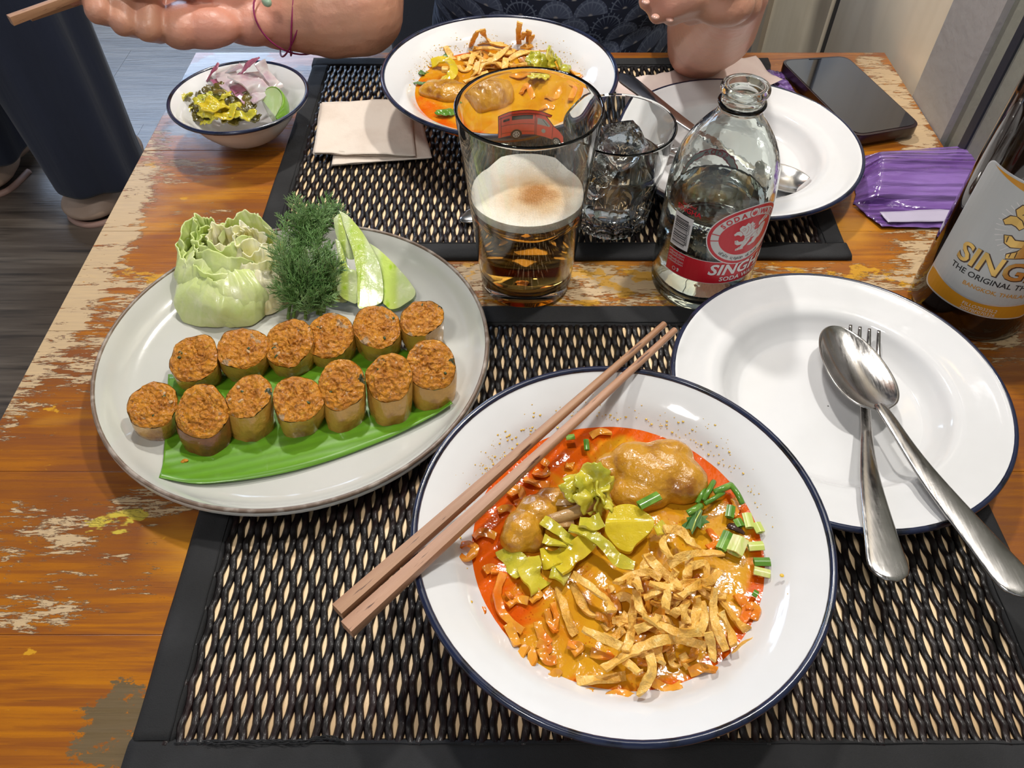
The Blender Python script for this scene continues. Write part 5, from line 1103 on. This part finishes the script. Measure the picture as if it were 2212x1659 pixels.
for i, (x, y, z, rx, ry, m_, ro, lb_) in enumerate((
  (870,560,.0370,.0095,.0060,pk_d,(.5,.1,.2),'dark olive pickled leaf on top of the pickles'), (980,610,.0365,.0075,.0065,pk_d,(.3,.5,.4),'dark pickled leaf touching the shallots'), (590,750,.0290,.0070,.0085,pk_d,(.2,-.4,.3),'dark pickled leaf in the left part of the small bowl'),
  (720,720,.0330,.0085,.0060,pick_m,(.3,0,.3),'yellow pickle sheet at the left of the small bowl'), (850,780,.0340,.0110,.0060,cuc_m,(.2,.1,.1),'bright yellow pickle piece in the middle of the small bowl'), (900,640,.0365,.0085,.0050,pick_m,(.4,.1,0),'cream-yellow pickle stem on the pickle heap'),
  (1220,740,.0340,.0110,.0075,pk_d,(.3,.2,-.2),'broad olive pickled leaf in front of the pink shallots'), (1220,880,.0300,.0100,.0065,pick_m,(.2,.2,.2),'yellow pickle piece beside the lime wedge'), (1000,880,.0300,.0080,.0075,cuc_m,(.3,-.2,.3),'golden pickle piece at the front of the small bowl'),
  (760,860,.0290,.0075,.0070,pick_m,(.5,-.1,.5),'curled yellow pickle end at the front of the small bowl'), (790,990,.0230,.0085,.0050,pick_m,(.2,-.2,.2),'yellow pickle piece lowest at the front of the small bowl'), (450,830,.0250,.0060,.0105,pick_m,(.3,-.5,-.4),'yellow pickle sheet on the left wall of the small bowl'),
  (400,690,.0330,.0070,.0035,pick_m,(.1,-.3,.2),'thin pickle strip reaching the left wall of the small bowl'), (1100,990,.0240,.0080,.0050,pk_d,(.2,0,.3),'dark pickle bit at the front of the small bowl'), (1300,960,.0250,.0090,.0040,pk_d,(.2,.1,.2),'dark pickle sliver under the lime wedge'), (620,930,.0250,.0075,.0060,pk_d,(.3,-.2,0),'olive pickle bit low at the left of the small bowl'), (470,650,.0290,.0055,.0055,pick_m,(.4,0,.6),'pale crinkled pickle piece by the left wall'))):
    sheet(at(*S_(x, y), z), rx*1.25, ry*1.25, m_, 'pickled_leaf', lb_, 'pickle', None, 60+i, ro, .0060, .0011, .35)
lm = thing('lime_wedge', at(*S_(1640, 800), .030), 'green lime wedge at the right of the small enamel bowl', 'lime')
lime_r = mat('lime_rind', (.17, .36, .012), .28, bumps=[(420, .0004)], coat=.4); lime_f = mat('lime_flesh', (.50, .60, .24), .16, mixes=[((.62, .70, .36), 160, .45, .7, (1, .3, 1))], sss=.3, ssss=.3, coat=.5)
cL = at(*S_(1590, 800), .0330); Rl = Matrix.Rotation(.55, 3, 'Z') @ Matrix.Rotation(.5, 3, 'Y')
def lwedge(k, cut):
    g = G(); n = 14; m2 = 12; L_, rad = .0200*k, .0175*k; A0, A1 = -.95, 1.15
    def fn(u, v):
        a = A0+(A1-A0)*u; y = (v*2-1); w_ = math.sqrt(max(0.0, 1-y*y))**.85
        return cL + Rl @ Vector((rad*w_*math.cos(a), L_*y, rad*w_*math.sin(a)))
    g.grid(fn, n, m2)
    if cut:
        for a in (A0, A1):
            g.grid(lambda u, v, a=a: cL + Rl @ Vector((rad*math.sqrt(max(0.0, 1-(v*2-1)**2))**.85*math.cos(a)*u, L_*(v*2-1), rad*math.sqrt(max(0.0, 1-(v*2-1)**2))**.85*math.sin(a)*u)), 6, m2)
    return g
lwedge(1.0, False).build('rind', lime_r, lm, solid=.0008); lwedge(.95, True).build('flesh', lime_f, lm)

# ================================================================ NAPKINS, PHONE, PACKET
nap = mat('unbleached_tissue', (.76, .66, .57), .9, mixes=[((.70, .59, .50), 25, .45, .7)], bumps=[(60, .0012), (900, .0002)]); nap2 = mat('pinkish_tissue', (.66, .53, .48), .9, mixes=[((.72, .60, .54), 18, .45, .7)], bumps=[(50, .0016)])
def napkin(corners, z, lay, label, m_, amp=.0012, seed=0, gap=.0009):
    P = [at(x, y, z) for x, y in corners]; c = sum(P, Vector((0, 0, 0)))/4; t = thing('napkin', (c.x, c.y, z), label, 'napkin')
    for k in range(lay):
        g = G()
        def fn(u, v, k=k):
            p = P[0].lerp(P[1], u).lerp(P[3].lerp(P[2], u), v); e = max(abs(u-.5), abs(v-.5))*2
            z_ = z + k*gap + amp*fbm((p.x, p.y, k*.3), 28, seed+k*.2, 3)*(.5+e) + amp*1.6*max(0, v-.75)*abs(math.sin(u*5+k*.5))
            return (p.x+.0006*k+.0008*ns((p.x, p.y, k), 30, seed), p.y-.0009*k*(1 if k % 2 else -.5)+.0007*ns((p.x, p.y, k+5), 30, seed), z_)
        g.grid(fn, 36, 30); g.build('ply', m_, t, solid=.0004)
    return t
napkin([(730,262),(906,246),(932,342),(716,358)], .0050, 2, 'lower beige paper napkin turned askew under the folded one, left of the beer glass', nap, .0008, 3)
napkin([(692,226),(884,219),(894,338),(676,334)], .0075, 4, 'folded stack of beige paper napkins on the far placemat, left of the back bowl', nap, .0012, 1)
napkin([(1318,172),(1632,124),(1690,175),(1380,300)], .0088, 1, 'crumpled pinkish tissue under the right elbow and far white plate', nap2, .0030, 9)
ph = [at(1684, 129, .013), at(1828, 120, .013), at(1992, 272, .013), at(1850, 296, .013)]
def rounded(P, r, n=6):
    out = []
    for i in range(len(P)):
        a, b, c = P[i-1], P[i], P[(i+1) % len(P)]; d1 = (a-b).normalized(); d2 = (c-b).normalized()
        p0, p1 = b+d1*r, b+d2*r
        for k in range(n+1):
            t_ = k/n; out.append((p0*(1-t_)**2 + b*2*t_*(1-t_) + p1*t_*t_))
    return out
c = sum(ph, Vector((0, 0, 0)))/4; t = thing('smartphone', (c.x, c.y, 0), 'black smartphone with dark blank screen lying at the far right table corner', 'phone')
O_ = rounded([c+(p-c)*1.0 for p in ph], .011)
g = G(); g.prism(O_, h=.0085); g.build('case', mat('dark_maroon_phone_case', (.018, .006, .007), .3, coat=.3), t, auto=40, bevel=.0018)
g = G(); g.prism([c+(p-c)*.955+Vector((0, 0, .0004)) for p in O_], h=.0006); g.build('screen', mat('phone_screen_glass', (.010, .010, .012), .06, coat=1.0, coatr=.03), t, smooth=False)
g = G(); q = ph[0].lerp(ph[1], .5)+(c-ph[0].lerp(ph[1], .5))*.055+Vector((0, 0, .0006)); dd = (ph[1]-ph[0]).normalized(); g.tube([q-dd*.006, q+dd*.006], .0007, n=8, flat=.3, up=(0, 0, 1)); g.build('speaker_slot', darkjoint, t)
# purple packet
pt = NT('purple_plastic_film'); wv = pt.n('TexWave', bands_direction='Y'); pt.l(pt.mapc((.5, 1, 1), rot=(0, 0, .05)), wv.inputs[0]); wv.inputs['Scale'].default_value = 26; wv.inputs['Distortion'].default_value = 4.5; wv.inputs['Detail'].default_value = 3; wv.inputs['Detail Scale'].default_value = .6
pt.set(col=pt.mix(pt.rng(pt.noise(20, (.3, 1.4, 1)), .35, .65), (.15, .06, .28), (.27, .15, .46)), rough=.20, coat=.9, coatr=.08, nrm=pt.bump(pt.math('ADD', wv.outputs['Fac'], pt.noise(60, (.2, 1.5, 1))), .0045))
t = thing('plastic_packet', at(1960, 390, 0), 'crumpled translucent purple plastic packet between the far plate and brown bottle', 'packet')
Pk = [at(1862, 318, .010), at(2150, 292, .012), at(2150, 470, .004), at(1850, 430, .006)]
g = G()
def pk(u, v):
    p = Pk[0].lerp(Pk[1], u).lerp(Pk[3].lerp(Pk[2], u), v); e = math.sin(PI*min(1, max(0, v)))**.5; f = min(1, u*7)
    return (p.x+.002*ns((0, v*5, 0), 1.5, 2)*(u < .1), p.y+.0012*math.sin(u*9)*(v > .95), .0014 + (.0135*e*f) + .0022*fbm((u*1.2, v*7, 0), 1.6, 4)*e)
g.grid(pk, 50, 40); g.grid(lambda u, v: (lambda q: (q[0], q[1], .0008))(pk(u, v)), 20, 10); g.build('film', pt.m, t)
g = G(); Pw = [at(1845, 440, .003), at(2160, 430, .003), at(2160, 492, .0025), at(1905, 490, .0025)]
g.grid(lambda u, v: (lambda p: (p.x, p.y, .0026+.0012*fbm((u*3, v*2, 0), 2, 7)))(Pw[0].lerp(Pw[1], u).lerp(Pw[3].lerp(Pw[2], u), v)), 40, 14); g.build('flap', pt.m, t, solid=.0004)
g = G(); Pw = [at(1900, 458, .0048), at(2160, 446, .0048), at(2160, 476, .0048), at(1918, 480, .0048)]
g.grid(lambda u, v: (lambda p: (p.x, p.y, .0048+.0006*ns((u*3, v*2, 0), 2, 7)))(Pw[0].lerp(Pw[1], u).lerp(Pw[3].lerp(Pw[2], u), v)), 30, 6); g.build('pale_strip', mat('lilac_white_film', (.50, .45, .58), .25, coat=.5), t, solid=.0003, label='pale lilac printed strip')
g = G(); Pw = [at(1640, 150, .004), at(1690, 152, .006), at(1720, 200, .005), at(1672, 186, .004)]
g.grid(lambda u, v: (lambda p: (p.x, p.y, .0045+.0016*fbm((u*3, v*2, 0), 1.4, 7)))(Pw[0].lerp(Pw[1], u).lerp(Pw[3].lerp(Pw[2], u), v)), 20, 20); o = g.build('plastic_wrapper', pt.m, None, solid=.0003); tag(o, 'small bit of purple plastic film between the tissue and the phone', 'wrapper')

# ================================================================ PEOPLE
def skin_mat(nm, a, b):
    return mat(nm, a, .42, mixes=[(b, 9, .40, .66)], bumps=[(260, .0004), (70, .0007)], sss=.22, sssr=(.02, .008, .004), ssss=.5, coat=.08, coatr=.3)
skin = skin_mat('warm_skin', (.53, .27, .175), (.60, .265, .185)); nail = mat('finger_nail', (.56, .31, .24), .25, coat=.4)
def cap(g, p, q, r0, r1, n=18):
    p, q = Vector(p), Vector(q); g.tube([p, p.lerp(q, .5), q], [r0, (r0+r1)/2, r1], n=n); g.ball(p, r0, n, 12); g.ball(q, r1, n, 12)
def chain(g, pts, rad):
    pts = [Vector(p) for p in pts]
    for i in range(len(pts)-1): cap(g, pts[i], pts[i+1], rad[i], rad[i+1])
def shells():
    t = NT('navy_shell_print_cloth'); sep = t.n('SeparateXYZ'); t.l(t.co, sep.inputs[0]); S = .040
    X = t.math('DIVIDE', sep.outputs[0], S); Zs = t.math('DIVIDE', t.math('ADD', sep.outputs[2], t.math('MULTIPLY', sep.outputs[1], -.5)), S*.5); c = (.012, .018, .040)
    row = t.math('FLOOR', Zs); par = t.math('MULTIPLY', t.math('MODULO', t.math('ADD', row, 200.0), 2.0), .5); out = None
    for k in (1, 0):      # two rows of overlapping fans
        rw = t.math('SUBTRACT', row, float(k)); pr = t.math('MULTIPLY', t.math('MODULO', t.math('ADD', rw, 200.0), 2.0), .5)
        fx = t.math('SUBTRACT', t.math('FRACT', t.math('ADD', X, pr)), .5); fz = t.math('MULTIPLY', t.math('SUBTRACT', Zs, rw), .5)
        rr_ = t.math('SQRT', t.math('ADD', t.math('MULTIPLY', fx, fx), t.math('MULTIPLY', fz, fz))); ins = t.math('LESS_THAN', rr_, .50)
        ang = t.math('ARCTAN2', fx, t.math('ADD', fz, .06)); ray = t.rng(t.math('SINE', t.math('MULTIPLY', ang, 20.0)), .55, .95)
        rim_ = t.rng(t.math('ABSOLUTE', t.math('SUBTRACT', rr_, .40)), .015, .03, 1, 0); kind = t.math('GREATER_THAN', t.math('FRACT', t.math('MULTIPLY', t.math('ADD', t.math('FLOOR', t.math('ADD', X, pr)), t.math('MULTIPLY', rw, .37)), .618)), .45)
        body = t.mix(kind, (.008, .014, .040), (.070, .090, .150)); lines = t.math('MULTIPLY', t.math('MAXIMUM', ray, rim_), t.rng(rr_, .10, .40, .1, .8)); col = t.mix(t.math('MULTIPLY', lines, .75), body, (.17, .21, .29))
        tipc = t.rng(rr_, .03, .09, .7, 0); col = t.mix(tipc, col, (.40, .38, .36)); c = t.mix(ins, c, col)
    t.set(col=c, rough=.8, nrm=t.bump(t.noise(900), .0002)); return t.m
cloth_n = shells(); navy = mat('navy_trouser_cloth', (.010, .014, .030), .9, mixes=[((.018, .024, .050), 7, .4, .7, (1, 1, .15))], bumps=[(9, .010, (1, 1, .12)), (900, .0003)], sheen=.15); hair_m = mat('dark_hair', (.020, .012, .009), .45, bumps=[(240, .002, (1, 1, .1))])
P_ = thing('person', (.05, 1.0, -.75), 'seated diner opposite in a navy shell-print top, holding chopsticks, elbow on the table', 'person')
g = G()
# arm on the left of the picture, palm up, holding the chopsticks
shL, elL, wrL = Vector((-.10, 1.00, .36)), at(778, 22, .060), at(598, 44, .052)
chain(g, [shL, shL.lerp(elL, .5)+Vector((-.01, 0, 0)), elL], [.052, .044, .040]); chain(g, [elL, elL.lerp(wrL, .35)+Vector((0, 0, .0)), wrL], [.0400, .0390, .0255])
g.ball(at(735, 45, .048), (.040, .033, .032), 20, 14)
g.ball(at(545, 48, .054), (.034, .024, .020), 20, 14); g.ball(at(468, 38, .060), (.034, .031, .017), 20, 14); g.ball(at(440, 60, .060), (.034, .019, .018), 20, 14); g.ball(at(395, 55, .062), (.022, .026, .019), 20, 14); g.ball(at(400, 10, .068), (.028, .028, .016), 20, 14); g.ball(at(480, -5, .075), (.030, .016, .017), 20, 14)
def finger(g, pts, r=(.0100, .0094, .0085, .0070)): chain(g, pts, r[:len(pts)])
finger(g, [at(318, -50, .090), at(318, 10, .084), at(318, 62, .072), at(345, 72, .055)], (.0118, .0118, .0112, .009))
finger(g, [at(262, -60, .096), at(264, -5, .092), at(266, 48, .080), at(296, 60, .060)], (.0118, .0118, .0112, .009))
finger(g, [at(205, -70, .102), at(207, -20, .100), at(212, 24, .090), at(240, 36, .070)], (.0118, .0118, .0110, .009))
finger(g, [at(300, -75, .104), at(215, -75, .112), at(165, -40, .108), at(150, -8, .100)], (.0118, .0110, .0100, .0085))
finger(g, [at(455, -25, .085), at(380, -48, .100), at(300, -40, .108), at(235, -30, .104)], (.0130, .0110, .0100, .0085))
# arm on the right, elbow on the table, forearm up, hand hanging forward
elR = at(1512, 98, .030); shR = Vector((.235, 1.00, .36)); wrR = at(1588, -14, .150); fm = at(1540, 50, .075)
chain(g, [shR, shR.lerp(elR, .5)+Vector((.025, 0, 0)), elR+Vector((.006, .022, .010))], [.052, .046, .036])
g.ball(at(1512, 108, .0275), (.030, .026, .027), 20, 14)
chain(g, [elR, fm, wrR], [.0310, .0390, .0235])
g.ball(at(1580, 8, .165), (.020, .017, .015), 18, 12); g.ball(at(1562, 6, .172), (.020, .018, .013), 18, 12); g.ball(at(1540, -14, .176), (.022, .018, .012), 18, 12)
finger(g, [at(1558, -22, .180), at(1505, -22, .182), at(1440, -12, .178), at(1397, 2, .172)], (.0090, .0084, .0074, .0058))
finger(g, [at(1560, -10, .177), at(1500, -4, .178), at(1450, 16, .172), at(1420, 32, .166)], (.0090, .0084, .0074, .0058))
finger(g, [at(1562, 2, .174), at(1520, 4, .174), at(1474, 22, .168), at(1450, 38, .163)], (.0088, .0082, .0072, .0056))
finger(g, [at(1570, 14, .168), at(1545, 12, .168), at(1516, 20, .166), at(1492, 32, .162)], (.0100, .0090, .0080, .0066))
finger(g, [at(1570, 20, .160), at(1600, 0, .172), at(1570, -30, .186)], (.0110, .0095, .0080))
# neck and head (above the picture)
chain(g, [(.06, 1.02, .40), (.06, 1.00, .50)], [.052, .050]); g.ball((.06, .985, .60), (.074, .090, .108), 28, 20); g.ball((.06, .955, .545), (.052, .055, .050), 20, 14)
cap(g, (.06, .902, .600), (.06, .884, .575), .010, .014); g.ball((.06, .905, .548), (.022, .012, .008), 14, 10); g.ball((.06, .912, .537), (.018, .012, .008), 14, 10)
for s_ in (-1, 1): g.ball((.06+s_*.075, .995, .592), (.008, .017, .028), 12, 10); g.ball((.06+s_*.030, .904, .628), (.020, .010, .005), 12, 8)
b = g.remesh(.0021, 4, lambda c, n: .0004*fbm(c, 60, 3)); b.build('body', skin, P_)
g = G()
for s_ in (-1, 1): g.ball((.06+s_*.030, .9055, .610), (.012, .007, .006), 14, 10)
g.build('eyes', mat('dark_eye', (.03, .02, .015), .1), P_)
g = G(); g.ball((.06, 1.005, .625), (.082, .096, .108), 28, 20); g.ball((.06, 1.055, .54), (.070, .05, .10), 24, 16)
for s_ in (-1, 1): cap(g, (.06+s_*.075, 1.0, .60), (.06+s_*.080, 1.03, .44), .022, .020)
g.remesh(.005, 4, lambda c, n: .002*fbm((c[0]*3, c[1]*3, c[2]*.4), 40, 2)).build('hair', hair_m, P_)
for x, y, z in ((1392, 6, .1775), (1413, 38, .1715), (1444, 44, .1685)):
    g = G(); c_ = at(x+3, y-2, z-.001); g.ball(c_, (.0026, .0034, .0012), 10, 8); g.build('fingernail', nail, P_)
g = G()
for z, rx, ry, y in ((-.30, .185, .135, 1.03), (-.20, .168, .115, 1.02), (-.10, .160, .108, 1.005), (.0, .158, .106, .995), (.10, .165, .110, .995), (.20, .172, .108, 1.0), (.28, .170, .100, 1.01), (.36, .150, .080, 1.02)): g.ball((.052, y, z), (rx, ry, .15 if z < .3 else .09), 30, 20)
for s_, sh, el in ((-1, shL, elL), (1, shR, elR)): chain(g, [sh, sh.lerp(el, .30)+Vector((s_*.008, 0, 0))], [.064, .060])
g.remesh(.006, 6, lambda c, n: .0040*fbm((c[0], c[1], c[2]*.5), 9, 6)).build('shell_print_top', cloth_n, P_)
g = G()
for s_ in (-1, 1): chain(g, [(.052+s_*.085, 1.00, -.26), (.052+s_*.105, .62, -.235), (.052+s_*.10, .64, -.62), (.052+s_*.10, .64, -.71)], [.088, .066, .050, .046])
g.remesh(.008, 4).build('trousers', navy, P_)
g = G()
for s_ in (-1, 1): g.ball((.052+s_*.10, .60, -.722), (.042, .095, .026), 18, 12)
g.remesh(.006, 3).build('shoes', mat('dark_shoe', (.03, .03, .035), .4), P_)
# thread bracelet round the forearm
mg = mat('magenta_thread', (.26, .012, .09), .6, bumps=[(900, .0003)]); ax = (wrL-elL).normalized(); ca = elL.lerp(wrL, .80)
def ring_at(c_, tilt, r, dr=0.0, n=40):
    u_ = ax.cross(Vector((0, 0, 1))).normalized(); v_ = ax.cross(u_).normalized(); out = []
    for i in range(n+1):
        a = 2*PI*i/n; out.append(c_ + (u_*math.cos(a)+v_*math.sin(a))*r + ax*(math.sin(a+dr)*tilt))
    return out
br = thing('thread_bracelet', ca, 'thin magenta thread bracelet with a green bead on the diner\'s left-hand wrist', 'bracelet')
br['label'] = 'thin crossed magenta thread bracelet with green bead on the wrist holding chopsticks'
for tl, dr, rr_ in ((.024, .3, .0312), (-.026, .9, .0316), (.012, .2, .0312)):
    g = G(); g.tube(ring_at(ca, tl, rr_, dr), .0008, n=6, cap=False); g.build('thread', mg, br)
g = G(); q = at(576, 4, .085); g.ball(q, (.0060, .0040, .0040), 12, 8, Matrix.Rotation(-.9, 3, 'Z')); g.build('bead', mat('jade_green_bead', (.30, .42, .30), .3), br)
for lab, a, b in (('wooden chopstick in the hand at the top left, nearer one', at(22, 44, .100), at(330, -70, .104)), ('wooden chopstick in the hand at the top left, farther one', at(62, 34, .096), at(330, -50, .096))):
    chopstick(lab, a, b, .0040, .0034, cw1, None)
# the diner's chair
ch_m = mat('slate_chair_upholstery', (.055, .062, .080), .75, bumps=[(500, .0004)]); chl = mat('dark_chair_leg', (.03, .03, .035), .4)
t = thing('dining_chair', (.06, 1.08, -.75), 'slate grey upholstered chair behind the seated diner', 'chair')
g = G(); g.box((-.19, .86, -.40), (.31, 1.27, -.345)); g.build('seat', ch_m, t, bevel=.015)
g = G(); g.box((-.20, 1.235, -.33), (.345, 1.30, .15)); g.build('backrest', ch_m, t, bevel=.02)
for x in (-.17, .28):
    for y in (.88, 1.24): g = G(); g.box((x-.018, y-.018, -.748), (x+.018, y+.018, -.40)); g.build('leg', chl, t)
# the person standing at the far left
P2 = thing('person', (-1.02, 1.55, -.75), 'person standing at the left in wide navy trousers and beige shoes', 'person')
f0 = at(212, 366, -.655); kx, ky = f0.x, f0.y
def leg(cx, cy, hx=-.30):
    g = G(); rows = [(-.655, .102, .095), (-.62, .100, .096), (-.45, .114, .098), (-.25, .122, .10), (-.05, .125, .105), (.06, .105, .105)]; n = 48
    for j, (z, rx, ry) in enumerate(rows):
        for i in range(n):
            a = 2*PI*i/n; f = 1+.07*math.sin(a*5+z*2)+.05*math.sin(a*8+1.3) + .03*ns((math.cos(a), math.sin(a), z*4), 1.5, 3); u = (z+.7)/.76
            g.v.append((cx+(-1.02-cx)*.25*u+rx*f*math.cos(a), cy+ry*f*math.sin(a), z+(.012*math.sin(a) if j == 0 else 0)))
    for j in range(len(rows)-1):
        for i in range(n): g.f.append((j*n+i, j*n+(i+1) % n, (j+1)*n+(i+1) % n, (j+1)*n+i))
    g.m = [0]*len(g.f); return g
leg(kx, ky).build('trouser_leg', navy, P2, solid=.003, sub=1); leg(kx-.30, ky+.10).build('trouser_leg', navy, P2, solid=.003, sub=1)
shoe_m = mat('beige_shoe_leather', (.42, .29, .21), .45, bumps=[(160, .0005)])
for dx, dy in ((0, 0), (-.30, .10)):
    g = G(); s0 = at(212, 412, -.715)+Vector((dx, dy, 0)); g.ball(s0+Vector((.0, .0, .004)), (.070, .085, .036), 24, 16); g.ball(s0+Vector((.02, .10, .018)), (.055, .10, .045), 24, 16); g.ball(s0+Vector((-.006, -.02, -.006)), (.072, .078, .026), 24, 16)
    g = g.remesh(.006, 4); g.build('shoe', shoe_m, P2)
    g = G(); g.tube(smooth_path([s0+Vector((-.072, .02, -.030)), s0+Vector((-.055, -.06, -.030)), s0+Vector((0, -.090, -.030)), s0+Vector((.055, -.06, -.030)), s0+Vector((.075, .02, -.030))], 6), .008, n=8); g.build('sole', mat('pinkish_sole', (.40, .24, .19), .5), P2)
bx, by = -1.10, ky+.05; g = G()
for z, rx, ry in ((.04, .17, .12), (.16, .165, .11), (.28, .17, .11), (.40, .18, .11), (.50, .15, .09)): g.ball((bx, by, z), (rx, ry, .10), 26, 18)
for s_ in (-1, 1): chain(g, [(bx+s_*.19, by, .48), (bx+s_*.23, by, .26), (bx+s_*.24, by-.03, .16)], [.052, .046, .042])
g.remesh(.010, 5).build('shirt', navy, P2)
g = G(); chain(g, [(bx, by, .52), (bx, by, .62)], [.052, .050]); g.ball((bx, by-.01, .72), (.074, .090, .108), 26, 18); cap(g, (bx, by-.096, .72), (bx, by-.108, .695), .010, .013); g.ball((bx, by-.088, .668), (.022, .012, .009), 12, 8)
for s_ in (-1, 1):
    g.ball((bx+s_*.075, by, .715), (.008, .017, .028), 12, 10); chain(g, [(bx+s_*.24, by-.03, .16), (bx+s_*.245, by-.06, -.02)], [.038, .024]); g.ball((bx+s_*.245, by-.065, -.06), (.014, .026, .036), 14, 10)
    for k in range(4): chain(g, [(bx+s_*.245, by-.088+k*.016, -.08), (bx+s_*.243, by-.088+k*.016, -.12), (bx+s_*.236, by-.088+k*.016, -.145+abs(k-1.3)*.006)], [.0085, .008, .007])
    chain(g, [(bx+s_*.240, by-.090, -.04), (bx+s_*.235, by-.110, -.08)], [.010, .008])
g.remesh(.005, 4).build('body', skin, P2)
g = G(); g.ball((bx, by+.015, .745), (.082, .094, .100), 26, 18); g.remesh(.006, 3).build('hair', hair_m, P2)
